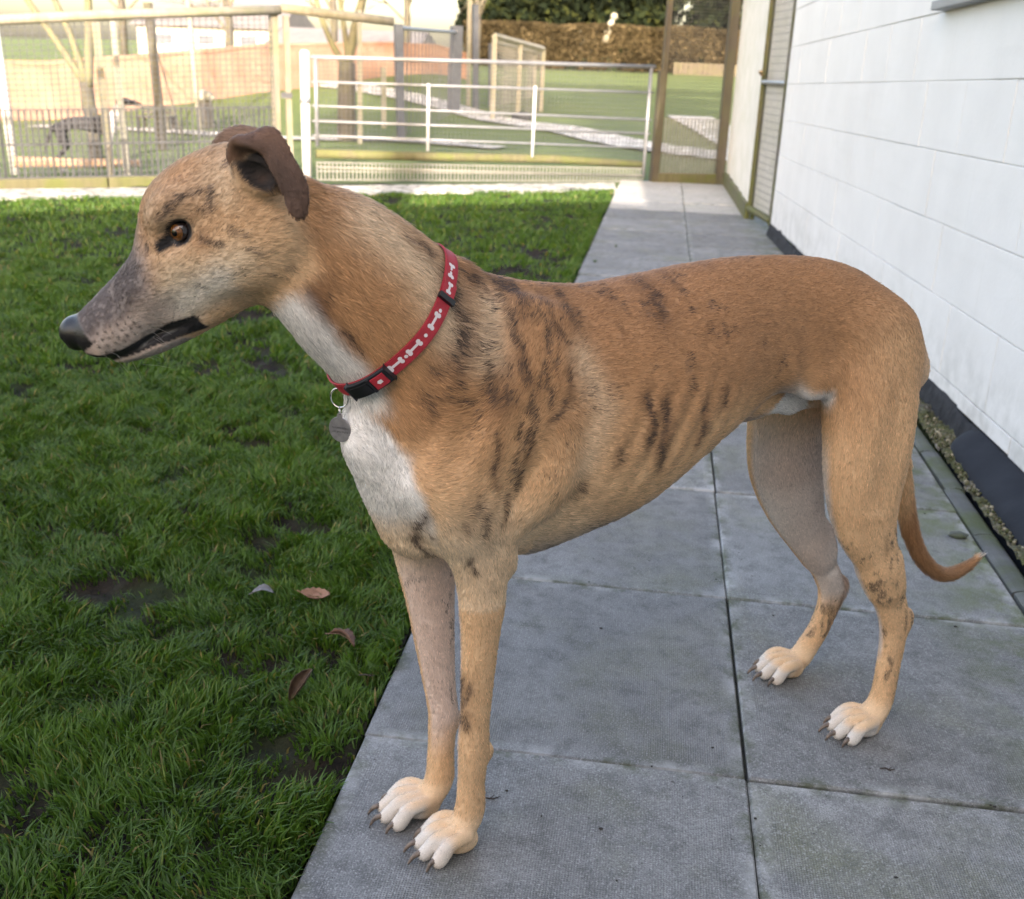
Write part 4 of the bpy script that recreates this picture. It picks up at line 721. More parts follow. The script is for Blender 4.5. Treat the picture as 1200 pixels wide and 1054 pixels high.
# flank fold from the stifle up to the belly
P_tube([(.215, .050, .645, .018, .026), (.175, .058, .610, .018, .026)], (0, 1, 0), .045, 4, 0)
P_tube([(.205, -.055, .63, .018, .026), (.160, -.065, .585, .018, .03)], (0, 1, 0), .03, 4, 0)
# tail
P_tube([(-.070, 0, .640, .022, .024), (-.082, 0, .59, .019, .020), (-.090, 0, .53, .0165, .017), (-.102, 0, .45, .0150, .0150), (-.127, 0, .374, .0140, .014), (-.160, 0, .300, .0130, .0130), (-.205, 0, .236, .0120, .0120), (-.270, -.004, .190, .0115, .0115), (-.338, -.01, .184, .0090, .0090), (-.382, -.012, .200, .004, .004)], (0, 1, 0), .012, 5, 1)
# paws -------------------------------------------------------------
CLAWS = []
def paw(org, ang, L=1., spread=1.0, lift=0.):
    """four toes fanned from org (s,t) on the ground, heading ang (degrees, + towards the dog's left)"""
    o = np.array([org[0], org[1], 0.])
    for i, (lat, ln, fan) in enumerate(((-.0225, .80, -10), (-.0078, 1.04, -3), (.0078, 1.04, 3), (.0225, .80, 10))):
        th = math.radians(ang+fan*spread); f = np.array([math.cos(th), math.sin(th), 0.]); g = np.array([-math.sin(math.radians(ang)), math.cos(math.radians(ang)), 0.])
        b = o+g*lat*spread*.75; e = o+g*lat*spread
        q = lambda x, z, base: base+f*x*L*1.0*ln+np.array([0, 0, z*L])
        P_tube([(*q(.000, .033, b), .0090*L, .011*L), (*q(.022, .0365, e), .0086*L, .0100*L), (*q(.038, .0315, e), .0089*L, .0108*L), (*q(.051, .0175, e), .0092*L, .0116*L), (*q(.056, .0135, e), .0088*L, .0108*L)], g, .0012, 4, 1)
        tip = q(.054, .0160, e); CLAWS.append([tip, q(.066, .0165, e), q(.073, .0115, e), q(.0775, .0035, e)])
    f = np.array([math.cos(math.radians(ang)), math.sin(math.radians(ang)), 0.])
    ell(o+f*.006+np.array([0, 0, .018]), (.026*L, .023*L*spread, .017), axes_from(f), .008)
for sd_, hk in ((1, (-.055, .262, .098)), (-1, (-.092, .212, -.094))):          # hollow in front of the Achilles tendon
    for ls in (1, -1): ell((hk[0], hk[2]+ls*.021, hk[1]), (.007, .0075, .030), axes_from((.35, 0, 1)), .010, True)
ell((.208, .086, .655), (.050, .009, .010), axes_from((.12, 0, 1)), .022, True)       # crease at the flank
ell((.628, .116, .69), (.055, .012, .011), axes_from((-.5, 0, 1)), .02, True)         # edge of the shoulder blade
ell((.735, .102, .64), (.060, .010, .012), axes_from((.45, 0, -1)), .025, True)       # groove between neck and shoulder
ell((.066, .134, .545), (.080, .008, .011), axes_from((-.10, 0, 1)), .035, True)
for sd_, ex_ in ((1, .690), (-1, .716)): ell((ex_-.026, .060*sd_, .437), (.011, .013, .017), np.eye(3), .010)      # points of the elbows
PAWN = len(PRIMS)
paw((.700, .040), -10); paw((.716, -.046), -16)
paw((-.012, .099), -19, .98); paw((-.028, -.092), -19, .98)
# evaluate ---------------------------------------------------------
VOX = .003
lo = np.array([-.40, -.24, -.012]); hi = np.array([1.16, .18, 1.0]); N3 = np.ceil((hi-lo)/VOX).astype(int)
GX = [lo[i]+VOX*np.arange(N3[i]) for i in range(3)]
def prim_d(pr_, Q):
    k = pr_[0]
    if k == 'tube': return tube_d(Q, pr_[1][0], pr_[1][1], pr_[1][2])
    if k == 'loft':
        d = loft_d(Q, *pr_[1])
        if pr_[1][0] is TRUNK:                              # ribs
            s_, z_ = Q[:, 0], Q[:, 2]; rb = np.sin(2*math.pi*(s_+.42*(z_-.55))/.034); m = np.exp(-((s_-.43)/.11)**2-((z_-.57)/.085)**2); d = d-.0030*rb*m
        return d
    return ell_d(Q, *pr_[1])
def field(Q):
    d = np.full(len(Q), .2, np.float32)
    for pr_ in PRIMS:
        m = np.flatnonzero(((Q > pr_[3]) & (Q < pr_[4])).all(1))
        if not len(m): continue
        x = prim_d(pr_, Q[m]); d[m] = -smin(-d[m], x, pr_[2]) if pr_[0] == 'cut' else smin(d[m], x, pr_[2])
    return d
_C = 4; NC = N3//_C+1                                   # coarse pass, then only a band about the surface
Qc = np.stack(np.meshgrid(*[lo[i]+VOX*_C*np.arange(NC[i]) for i in range(3)], indexing='ij'), -1).reshape(-1, 3)
Gc = field(Qc).reshape(NC); near = np.abs(Gc) < .021
G = np.repeat(np.repeat(np.repeat(np.where(Gc < 0, -.2, .2).astype(np.float32), _C, 0), _C, 1), _C, 2)
nr = near.copy()
for ax in range(3):
    nr |= np.roll(near, 1, ax) | np.roll(near, -1, ax)
    near = nr.copy()
B = np.repeat(np.repeat(np.repeat(near, _C, 0), _C, 1), _C, 2)[:N3[0], :N3[1], :N3[2]]; G = np.ascontiguousarray(G[:N3[0], :N3[1], :N3[2]])
bi = np.argwhere(B); G[B] = field(lo+bi*VOX)
G = np.maximum(G, (.0006-GX[2])[None, None, :].astype(np.float32))      # soles flat on the ground
def surface_nets(G):
    S = G < 0; nx, ny, nz = G.shape
    c = sum(S[a:nx-1+a, b:ny-1+b, e:nz-1+e].astype(np.int8) for a in (0, 1) for b in (0, 1) for e in (0, 1))
    cells = np.argwhere((c > 0) & (c < 8)); idx = np.full((nx-1, ny-1, nz-1), -1, np.int32); idx[tuple(cells.T)] = np.arange(len(cells))
    acc = np.zeros((len(cells), 3)); cnt = np.zeros(len(cells))
    cor = [(a, b, e) for a in (0, 1) for b in (0, 1) for e in (0, 1)]
    val = {o: G[cells[:, 0]+o[0], cells[:, 1]+o[1], cells[:, 2]+o[2]] for o in cor}
    for p in cor:
        for ax in range(3):
            if p[ax]: continue
            q = list(p); q[ax] = 1; q = tuple(q); a, b = val[p], val[q]; m = (a < 0) != (b < 0)
            u = np.where(m, a/np.where(a == b, 1, a-b), 0); pt = np.array(p, float)[None]+u[:, None]*(np.array(q)-np.array(p))
            acc[m] += pt[m]; cnt[m] += 1
    V = cells+acc/cnt[:, None]; F = []
    for ax in range(3):
        b, c2 = [(1, 2), (2, 0), (0, 1)][ax]
        s0 = [slice(None)]*3; s1 = [slice(None)]*3; s0[ax] = slice(0, -1); s1[ax] = slice(1, None)
        A, B = S[tuple(s0)], S[tuple(s1)]
        for cond, flip in (((A & ~B), False), ((~A & B), True)):
            e = np.argwhere(cond); e = e[(e[:, b] > 0) & (e[:, c2] > 0) & (e[:, b] < G.shape[b]-1) & (e[:, c2] < G.shape[c2]-1)]
            def at(db, dc):
                k = e.copy(); k[:, b] -= db; k[:, c2] -= dc; return idx[tuple(k.T)]
            f = np.stack([at(1, 1), at(0, 1), at(0, 0), at(1, 0)], -1)
            F.append(f[:, ::-1] if flip else f)
    F = np.vstack(F); return V, F[(F >= 0).all(1)]
DV, DF = surface_nets(G); DV = lo+DV*VOX
def sstep3(a, b, x): u = np.clip((x-a)/(b-a), 0, 1); return u*u*(3-2*u)
def relax(V, F, it, lam=.5):
    e = np.vstack([F[:, [0, 1]], F[:, [1, 2]], F[:, [2, 3]], F[:, [3, 0]]])
    for _ in range(it):
        acc = np.zeros_like(V); n = np.zeros(len(V))
        for a, b in ((0, 1), (1, 0)):
            for c in range(3): acc[:, c] += np.bincount(e[:, a], V[e[:, b], c], len(V))
            n += np.bincount(e[:, a], minlength=len(V))
        V = V+lam*(acc/n[:, None]-V)
    return V
DV = relax(DV, DF, 2)
_h = d2h(DV); _m = sstep3(.10, .16, DV[:, 2])*(DV[:, 0] < .74)*(_h[:, 0] < -.02)          # smooth the joins of trunk and legs
_e = ((_h[:, 2] > .060) & (np.abs(_h[:, 0]+.012) < .030) & (np.abs(_h[:, 1]+.02) < .055)).astype(float)      # and the rim of the near ear
for _k in range(12): DV = DV+(relax(DV, DF, 1)-DV)*np.maximum(_m, _e*(_k < 7))[:, None]
def sdf(p):
    q = (np.asarray(p)-lo)/VOX; i = np.clip(np.floor(q).astype(int), 0, N3-2); u = np.clip(q-i, 0, 1); r = 0
    for a in (0, 1):
        for b in (0, 1):
            for c in (0, 1):
                r = r+G[i[..., 0]+a, i[..., 1]+b, i[..., 2]+c]*np.where(a, u[..., 0], 1-u[..., 0])*np.where(b, u[..., 1], 1-u[..., 1])*np.where(c, u[..., 2], 1-u[..., 2])
    return r
def fast_mesh(name, V, F, mat=None, parent=None, smooth=True):
    me = bpy.data.meshes.new(name); k = F.shape[1]
    me.vertices.add(len(V)); me.vertices.foreach_set('co', np.ascontiguousarray(V, np.float32).ravel())
    me.loops.add(F.size); me.loops.foreach_set('vertex_index', np.ascontiguousarray(F, np.int32).ravel())
    me.polygons.add(len(F)); me.polygons.foreach_set('loop_start', np.arange(0, F.size, k, dtype=np.int32))
    me.polygons.foreach_set('use_smooth', np.full(len(F), smooth))
    me.update(calc_edges=True)
    if mat: me.materials.append(mat)
    return link(bpy.data.objects.new(name, me), parent)
dog = empty('dog', tuple(d2w(np.array([.35, 0, 0]))), 'tan brindle lurcher with white chest and red collar, standing on the paving', 'dog')
DOGLOC = np.array(dog.location)
body = fast_mesh('body', d2w(DV)-DOGLOC, DF, None, dog)
# ------------------------------------------------------------------ coat: colours, lie of the hair, hair strands
def hash3(i, seed=0):
    i = i.astype(np.int64); h = (i[..., 0]*73856093) ^ (i[..., 1]*19349663) ^ (i[..., 2]*83492791) ^ (seed*2654435761)
    h = (h ^ (h >> 13))*1274126177; return ((h ^ (h >> 16)) & 0xffff)/65535.
def vnoise(p, seed=0):
    i = np.floor(p); f = p-i; f = f*f*(3-2*f); r = 0
    for a in (0, 1):
        for b in (0, 1):
            for c in (0, 1):
                r = r+hash3(i+np.array([a, b, c]), seed)*np.where(a, f[..., 0], 1-f[..., 0])*np.where(b, f[..., 1], 1-f[..., 1])*np.where(c, f[..., 2], 1-f[..., 2])
    return r
def sstep(a, b, x): u = np.clip((x-a)/(b-a), 0, 1); return u*u*(3-2*u)
def seg_dist(p, pts):
    pts = np.asarray(pts, float)
    if len(pts) == 1: return np.linalg.norm(p-pts[0], axis=-1)
    d = np.full(len(p), 9.)
    for a, b in zip(pts[:-1], pts[1:]):
        u = np.clip(((p-a)@(b-a))/((b-a)@(b-a)), 0, 1); d = np.minimum(d, np.linalg.norm(p-(a+u[:, None]*(b-a)), axis=-1))
    return d
# brindle, with painted shade of the flank and jaw folds: strokes on the left side in (s, z): points, half width, strength
BRINDLE_FOLDS = [([(0.746, 0.786), (0.738, 0.75), (0.744, 0.719)], 0.0066, 0.95), ([(0.677, 0.752), (0.672, 0.725), (0.671, 0.678)], 0.0049, 0.7), ([(0.658, 0.757), (0.661, 0.741)], 0.0049, 0.7), ([(0.711, 0.696), (0.712, 0.669), (0.702, 0.648)], 0.0061, 0.8), ([(0.707, 0.614), (0.704, 0.585), (0.706, 0.557)], 0.0034, 0.75), ([(0.662, 0.6), (0.668, 0.573), (0.671, 0.544)], 0.0034, 0.75), ([(0.607, 0.678), (0.609, 0.65), (0.632, 0.625)], 0.0032, 0.7), ([(0.615, 0.73), (0.603, 0.709)], 0.0027, 0.6), ([(0.499, 0.638), (0.494, 0.607), (0.497, 0.585)], 0.0049, 0.9), ([(0.472, 0.627), (0.473, 0.593), (0.478, 0.574), (0.468, 0.546)], 0.0057, 0.9), ([(0.585, 0.755), (0.586, 0.742)], 0.0068, 0.7), ([(0.674, 0.781), (0.647, 0.766)], 0.0057, 0.9), ([(0.711, 0.787), (0.696, 0.773)], 0.0042, 0.8), ([(0.606, 0.778), (0.604, 0.776)], 0.0027, 0.7), ([(0.616, 0.756), (0.616, 0.751)], 0.0034, 0.6), ([(0.515, 0.754), (0.515, 0.747)], 0.003, 0.6), ([(0.529, 0.72), (0.528, 0.711)], 0.0027, 0.4), ([(0.464, 0.761), (0.466, 0.736)], 0.0064, 0.7), ([(0.533, 0.571), (0.536, 0.56)], 0.0064, 0.5), ([(0.581, 0.529), (0.58, 0.521)], 0.0064, 0.5), ([(0.732, 0.532), (0.739, 0.508)], 0.0068, 0.55), ([(0.755, 0.7), (0.747, 0.69)], 0.0057, 0.5), ([(0.719, 0.72), (0.705, 0.722)], 0.0114, 0.42), ([(0.689, 0.697), (0.684, 0.652)], 0.0049, 0.42), ([(0.768, 0.662), (0.736, 0.655)], 0.0042, 0.5), ([(0.459, 0.764), (0.459, 0.741), (0.466, 0.731)], 0.0082, 0.75), ([(0.417, 0.778), (0.419, 0.761)], 0.0036, 0.75), ([(0.405, 0.787), (0.389, 0.791)], 0.0029, 0.6), ([(0.34, 0.791), (0.351, 0.778)], 0.0032, 0.75), ([(0.476, 0.788), (0.468, 0.791)], 0.0025, 0.7), ([(0.406, 0.624), (0.403, 0.594), (0.413, 0.566)], 0.0036, 0.85), ([(0.374, 0.631), (0.367, 0.615)], 0.0036, 0.8), ([(0.436, 0.656), (0.43, 0.639)], 0.0018, 0.6), ([(0.232, 0.679), (0.23, 0.653)], 0.0021, 0.45), ([(0.017, 0.441), (0.011, 0.399)], 0.0018, 0.6), ([(0.775, 0.828), (0.765, 0.815)], 0.0042, 0.85), ([(0.789, 0.838), (0.775, 0.828)], 0.0026, 0.6), ([(0.733, 0.804), (0.715, 0.787)], 0.0026, 0.85), ([(0.7, 0.677), (0.696, 0.652)], 0.0076, 0.65), ([(0.784, 0.663), (0.776, 0.645)], 0.0049, 0.5), ([(0.725, 0.746), (0.731, 0.714)], 0.0076, 0.7), ([(0.871, 0.739), (0.848, 0.718)], 0.0025, 0.65), ([(0.886, 0.795), (0.889, 0.768)], 0.0045, 0.55), ([(0.747, 0.786), (0.739, 0.77)], 0.0095, 0.7), ([(0.774, 0.698), (0.766, 0.691)], 0.0038, 0.6), ([(0.714, 0.517), (0.711, 0.496)], 0.0061, 0.6), ([(0.723, 0.457), (0.72, 0.436)], 0.0033, 0.7), ([(0.683, 0.536), (0.687, 0.502)], 0.003, 0.6), ([(0.71, 0.271), (0.713, 0.237), (0.71, 0.207)], 0.0048, 0.7), ([(0.78, 0.523), (0.772, 0.482), (0.749, 0.442)], 0.0023, 0.85), ([(0.02, 0.38), (-0.001, 0.344)], 0.0023, 0.65), ([(0.046, 0.369), (0.038, 0.351)], 0.0023, 0.5), ([(0.004, 0.402), (0.005, 0.351)], 0.0023, 0.6)]
HMARK = [([(0.124, 0.0292), (0.0962, 0.0289)], 0.0052, 0.9), ([(0.0643, 0.0203), (0.0751, 0.0035)], 0.0056, 0.85), ([(0.0868, 0.0082), (0.0814, 0.0009)], 0.0037, 0.6), ([(0.0408, 0.0294), (0.0293, 0.0247)], 0.0037, 0.6), ([(0.1027, -0.0143), (0.0893, -0.0309)], 0.0041, 0.8), ([(0.0733, -0.0261), (0.0605, -0.0387)], 0.0037, 0.75), ([(0.07, -0.0499), (0.0576, -0.063)], 0.0028, 0.6), ([(0.1018, -0.0638), (0.1018, -0.066)], 0.0022, 0.6), ([(0.1604, 0.0138), (0.1637, 0.0089)], 0.0028, 0.8), ([(0.1563, -0.0109), (0.1568, -0.016)], 0.0033, 0.4), ([(0.1035, 0.0341), (0.0759, 0.025)], 0.0041, 0.5), ([(0.0866, -0.0599), (0.0899, -0.0685)], 0.003, 0.4), ([(0.0495, -0.086), (0.0558, -0.0888)], 0.0037, 0.5), ([(0.0725, -0.0807), (0.067, -0.0882)], 0.0022, 0.4), ([(0.0206, 0.0304), (0.0328, 0.0117)], 0.003, 0.7), ([(0.2165, 0.0093), (0.188, 0.0041)], 0.0063, 0.5), ([(0.1448, -0.0483), (0.1343, -0.0594)], 0.0019, 0.4), ([(0.1193, -0.0515), (0.1093, -0.0585)], 0.0019, 0.35)]
TAN, GOLD, CREAM, WHITE = map(np.array, ((.51, .272, .126), (.75, .475, .262), (.80, .62, .43), (.86, .82, .77)))
RUST, DARK, BLACK, EARB, MAUVE, GREY = map(np.array, ((.285, .138, .066), (.045, .032, .028), (.010, .009, .010), (.070, .043, .034), (.66, .51, .43), (.34, .29, .26)))
def ear_parts(P):
    nears = [p for p in PRIMS if p[0] == 'tube' and p[5] == 1 and p[1][0].shape[0] in (7, 4) and p[2] in (.005, .003)]
    return [tube_d(P, *p[1]) for p in nears]
def coat(P, N, per=None):
    """albedo at points P (dog frame): per = random number per strand that breaks the marks up"""
    n = len(P); r = np.zeros(n)+.5 if per is None else per
    s, t, z = P.T; H = d2h(P); x, y, v = H.T; X = lambda c: np.tile(c, (n, 1)).astype(float)
    n1, n2, n3 = vnoise(P*9, 1), vnoise(P*28, 2), vnoise(P*80, 3)
    head = sstep(.0, .02, x+ .25*y+.01)*(np.abs(v) < .09)*(x > -.02)*(z > .66)*sstep(-.120, -.098, y)
    def mx(c, k, m): return c+(k-c)*np.clip(m, 0, 1)[:, None]
    C = X(TAN)
    C = mx(C, GOLD, sstep(.66, .50, z+.06*(n1-.5)))                                # paler towards the belly and legs
    C = mx(C, GOLD, sstep(.17, .02, s)*sstep(.76, .62, z)*.9)                      # buttocks and thighs, gold strengthened as if strongly lit
    C = mx(C, RUST, sstep(.54, .74, z+.05*(n1-.5))*sstep(.70, .56, s)*.50)
    C = mx(C, GOLD, np.exp(-(((s-.06)/.06)**2+((z-.66)/.05)**2))*.5*(t > 0))          # ruddier saddle; near hip lightened in gold
    C = mx(C, RUST*.75, sstep(.50, .66, vnoise(np.stack([s*16, t*20, z*11], -1), 77))*sstep(.60, .66, s)*sstep(.80, .74, s)*sstep(.60, .68, z)*.55)    # smoky shoulder
    C = mx(C, CREAM, sstep(.565, .44, z+.10*(n1-.5))*sstep(.50, .58, s)*.55*(z > .38))         # pale side of the chest
    C = mx(C, CREAM, np.exp(-(seg_dist(P[:, [0, 2]], [(.83, .855), (.775, .80), (.75, .74)])/.030)**2)*.8*(t > -.01))   # cream neck side
    C = mx(C, CREAM, np.exp(-(seg_dist(P[:, [0, 2]], [(.700, .755), (.712, .70)])/.022)**2)*.75)                            # pale patch behind the collar
    C = mx(C, CREAM, np.exp(-(seg_dist(P[:, [0, 2]], [(.585, .69), (.560, .63), (.580, .56)])/.020)**2)*.45*(t > 0))
    C = mx(C, RUST, np.exp(-(seg_dist(P[:, [0, 2]], [(.905, .83), (.895, .77), (.87, .72)])/.013)**2)*.75*(t > .0)*(1-head)); C = mx(C, DARK*1.5, np.exp(-(seg_dist(P[:, [0, 2]], [(.912, .835), (.903, .79), (.885, .745)])/.006)**2)*.6*(t > .0)*(1-head))  # crease behind the jaw: its shade painted in rust and dark
    # insides of the legs: thin coat, mauve skin, darker centre painted as muscle shading
    inner_h = sstep(.2, -.35, N[:, 1]*np.sign(t))*sstep(.55, .45, z)*sstep(.12, .17, z)*(np.abs(t) > .025)*(s < .2)
    C = mx(C, MAUVE*.95+(WHITE-MAUVE)*np.clip(.25+.9*(n1-.3)+1.2*(z-.40), 0, .8)[:, None], inner_h*.92); C = mx(C, MAUVE*.55, inner_h*np.exp(-(seg_dist(P[:, [0, 2]], [(.03, .50), (.0, .40), (-.03, .30)])/.030)**2)*(.35+.6*n2)); C = mx(C, RUST*1.2, sstep(.15, .02, inner_h)*0+((t < 0)*np.exp(-(seg_dist(P[:, [0, 2]], [(-.05, .33), (-.085, .25), (-.125, .16), (-.10, .08)])/.012)**2)*.75)); 
    inner_f = sstep(.1, -.45, N[:, 1]*np.sign(t))*sstep(.44, .38, z)*sstep(.11, .19, z+.03*n2)*(np.abs(t) > .015)*(s > .6)
    C = mx(C, MAUVE*1.1, inner_f*.9)
    C = mx(C, GREY, sstep(.10, .03, np.abs(t))*sstep(-.3, -.8, N[:, 2])*(s > .22)*(s < .62)*.75)                            # belly
    C = mx(C, WHITE, sstep(.24, .19, s)*sstep(.12, .15, s)*sstep(-.1, -.6, N[:, 2])*(z > .5)*.8)
    # white: breast, throat, toes, tail tip, lining of the flank
    wob = .018*(n2-.5)+.02*(n1-.5)
    breast = sstep(.016, .0, np.abs(t-.006+1.8*wob)-.012-.48*np.clip(.66-z, 0, .11))*sstep(.70, .735, s+wob)*sstep(.67, .65, z)*sstep(.455, .51, z+wob)
    C = mx(C, WHITE, breast)
    nf = N@np.array([.75, 0, -.66]); C = mx(C, WHITE, sstep(.36, .70, nf+7*wob)*sstep(.80, .83, s)*sstep(.63, .65, z)*sstep(.82, .77, z)*.95)
    C = mx(C, CREAM*1.08, np.exp(-(((s-.745)/.05)**2+((z-.47)/.05)**2))*.8*(s > .69))
    foot = sstep(.046, .030, z+.014*(n2-.5)-.004*(s > .4))
    fw_ = np.where(s > .35, sstep(.716, .735, s+.012*(n2-.5)), sstep(-.020, .0, s+.012*(n2-.5)))
    C = mx(C, WHITE*np.array([.80, .77, .74]), foot*fw_*(.75+.35*n2)); C = mx(C, CREAM, sstep(.075, .045, z)*(1-foot*fw_)*.4)
    C = mx(C, WHITE, sstep(-.372, -.380, s))
    C = mx(C, np.array([.31, .135, .050])*(.7+.6*n2.mean()), sstep(-.115, -.15, s)*(z < .46)*sstep(-.372, -.360, s)*.8)
    C = mx(C, WHITE, np.exp(-(seg_dist(P[:, [0, 2]], [(.25, .543), (.205, .580), (.165, .568)])/.010)**2)*.75*sstep(.45, .1, N[:, 1]*np.sign(t)))
    C = mx(C, WHITE, (ell_d(P, np.array([.175, 0, .565]), np.array([.040, .022, .020]), np.eye(3)) < .006)*.9)
    # brindle strokes and painted fold shade
    Q = P[:, [0, 2]]+np.stack([(n3-.5)*.008+(n2-.5)*.010, (vnoise(P*60, 9)-.5)*.010], -1); dk = np.zeros(n); halo = np.zeros(n)
    for pts, hw, st in BRINDLE_FOLDS:
        d = seg_dist(Q*np.array([1.25, .9]), np.asarray(pts)*np.array([1.25, .9])); dk = np.maximum(dk, st*sstep(2.1, .5, d/hw)); halo = np.maximum(halo, st*np.exp(-(d/(hw*2.6))**2))
    dk = dk*sstep(-.02, .03, t); C = mx(C, RUST*.55, halo*sstep(-.02, .03, t)*.72)
    stk = vnoise(np.stack([s*44+z*9, t*40, z*13], -1), 101)*.6+vnoise(np.stack([s*95+z*20, t*90, z*34], -1), 102)*.4
    dk = np.maximum(dk, sstep(.52, .66, stk)*sstep(.585, .64, s)*sstep(.79, .73, s)*sstep(.50, .60, z)*sstep(.80, .74, z)*.78*(t > 0)); dk = np.maximum(dk, sstep(.60, .70, stk)*(s > .25)*(s < .60)*sstep(.60, .68, z)*.5*(t > 0))
    # the far side and the hind legs carry marks of their own
    fine = vnoise(np.stack([s*70, t*70, z*24], -1), 21)*.60+vnoise(np.stack([s*150, t*150, z*55], -1), 22)*.40
    dk = np.maximum(dk, sstep(.60, .72, fine)*(t < -.02)*(z > .45)*(s > .2)*.6*(s < .86))
    dk = np.maximum(dk, sstep(.53, .66, fine)*sstep(.42, .34, z)*(z > .075)*(s < .1)*(s > -.11)*.75*(1-inner_h))
    dk = np.maximum(dk, sstep(.50, .62, vnoise(np.stack([s*30, t*60, z*22], -1), 31))*sstep(.50, .445, z)*(s > .22)*(s < .6)*.55*(z > .40))
    dk = np.maximum(dk, .9*np.exp(-(seg_dist(P[:, [0, 2]], [(.765, .49), (.745, .44)])/.006)**2)*(t > -.02)*(t < .03))
    dk = np.maximum(dk, sstep(.58, .70, fine)*inner_f*.5)
    n5 = vnoise(P*np.array([150, 150, 70]), 81)*.6+vnoise(P*np.array([310, 310, 150]), 82)*.4; body_dark = np.clip(dk*1.05-.95*sstep(.42, .68, n5)*(1.15-dk*.55), 0, 1)
    C = mx(C, DARK, np.where(per is None, body_dark*.8, (r < body_dark*.92)*(.55+.45*hash3(np.stack([r*9999, r*777, r*31], -1)))))
    # head
    hc = X(TAN*.98); hc = mx(hc, CREAM*.62, .30+.45*(n2-.3)); hp = H[:, :2]; hq = hp+np.stack([(n3-.5)*.008, (n2-.5)*.010], -1)
    hc = mx(hc, GOLD, sstep(.02, -.04, y)*.6)
    hc = mx(hc, CREAM*.82, np.exp(-(seg_dist(hp, [(.085, -.055), (.13, -.045), (.175, -.040), (.15, -.03)])/.022)**2)*.85)
    hc = mx(hc, WHITE*np.array([.90, .85, .78]), np.exp(-(seg_dist(hq, [(.115, -.058), (.150, -.056), (.185, -.050)])/.017)**2)*.9)
    hc = mx(hc, CREAM, np.exp(-(seg_dist(hp, [(.04, .03), (.055, .0)])/.014)**2)*.4)
    hc = mx(hc, RUST*1.3, np.exp(-(seg_dist(hp, [(.105, -.018)])/.012)**2)*.5)
    hc = mx(hc, MAUVE*.95, sstep(.165, .20, x+.012*(n2-.5)+.3*(y+.03))*.92)                     # greyish muzzle
    hc = mx(hc, GREY, np.exp(-(seg_dist(hp, [(.185, -.045), (.23, -.045), (.27, -.038)])/.014)**2)*.55)
    hc = mx(hc, np.array([.060, .052, .055]), sstep(.150, .195, x+.02*(n2-.5))*sstep(-.036, -.010, y+.014*(n2-.5)+.04*(x-.2))*.92*(np.abs(v) < .05))
    mz = sstep(.15, .19, x)*sstep(.284, .276, x); n7 = vnoise(P*190, 91)*.5+vnoise(P*420, 92)*.5; hc = mx(hc, DARK*1.6, mz*sstep(.52, .70, n7+.25*(y+.03)*8*.2)*.42); hc = mx(hc, GREY*1.15, mz*sstep(.55, .72, vnoise(P*260, 93))*.35)
    hd_ = np.zeros(n)
    for pts, hw, st in HMARK:
        d = seg_dist(hq, pts); hd_ = np.maximum(hd_, st*sstep(1.5, .3, d/hw))
    hd_ = np.clip(hd_*(.5+n3), 0, 1)*(np.abs(v) > .01)
    hc = mx(hc, DARK, np.where(per is None, hd_*.8, (r < hd_*.92)*.9))
    hc = mx(hc, BLACK, sstep(.0050, .0030, np.hypot((x % .0085)-.00425+.005*(n3-.5), ((y+.004*np.floor(x/.0085)) % .0080)-.0040+.004*(n2-.5))+.0024)*(x > .225)*(x < .282)*(y < -.022)*(y > -.048)*.85)
    de = np.hypot((x-.1195)/1.25, y-.0040)                                                         # eye rims and the dark inner corner
    hc = mx(hc, BLACK*1.3, np.maximum(sstep(.0152, .0122, de+.0015*(n3-.5)), sstep(.0085, .0045, seg_dist(hp, [(.128, .004), (.146, .0055)])+.002*(n3-.5)))*(np.abs(v) > .02))
    dm = seg_dist(hp, [(.300, -.036), (.289, -.0465), (.262, -.0560), (.230, -.0605), (.199, -.0655), (.176, -.0735)])
    hc = mx(hc, BLACK*1.4, sstep(.0066, .0040, dm+.001*(n3-.5)-.0016*sstep(.24, .19, x)))
    my = np.interp(x, [.176, .199, .230, .262, .289, .300], [-.0735, -.0655, -.0605, -.0560, -.0465, -.036]); lowl = my-y; hc = mx(hc, BLACK*1.5, sstep(-.003, -.001, lowl)*sstep(.001, -.001, lowl-.0035-.0085*sstep(.285, .195, x)+.002*(n3-.5))*(x > .171)*(x < .288))
    hc = mx(hc, GREY, sstep(-.060, -.066, y-.17*(x-.27))*(x > .2)*.8*sstep(.004, .006, lowl-.0085*sstep(.285, .195, x)))
    hc = mx(hc, BLACK, sstep(.2800, .2835, x+.0012*(n3-.5)-.10*(y+.006))*(y > -.029))
    C = mx(C, hc, head)
    # ears
    e1, e2 = [e for e in ear_parts(P)][:2]
    eb = X(EARB)*(.40+.8*n2+.5*n3)[:, None]*(.8+.5*sstep(.0, -.05, y))[:, None]; eb = mx(eb, EARB*2.4, sstep(.58, .75, n1*.5+n3*.5)*.4); eb = mx(eb, RUST*.9, sstep(.02, .0, v-.062)*.4)
    C = mx(C, eb, sstep(.0040, .0018, e1)*(v > .045)); C = mx(C, EARB*2.2, sstep(.0040, .0018, e2)*(v < -.03)*.8)
    cav = ((x-.007)/.021)**2+((y-.006)/.028)**2
    C = mx(C, BLACK*2, sstep(1.1, .7, cav)*(v > .030)*sstep(.0025, .005, e1)*.93)  # ear hollow blackened here and below, its deep shade painted in
    C = mx(C, RUST*.8, np.exp(-(seg_dist(hp, [(.006, -.012), (.012, -.008)])/.006)**2)*(v > .03)*sstep(.0025, .005, e1)*.8)
    C = mx(C, GREY*.8, np.exp(-(seg_dist(hp, [(-.006, .014), (-.010, .008)])/.0028)**2)*(v > .03)*sstep(.002, .004, e1)*.7)
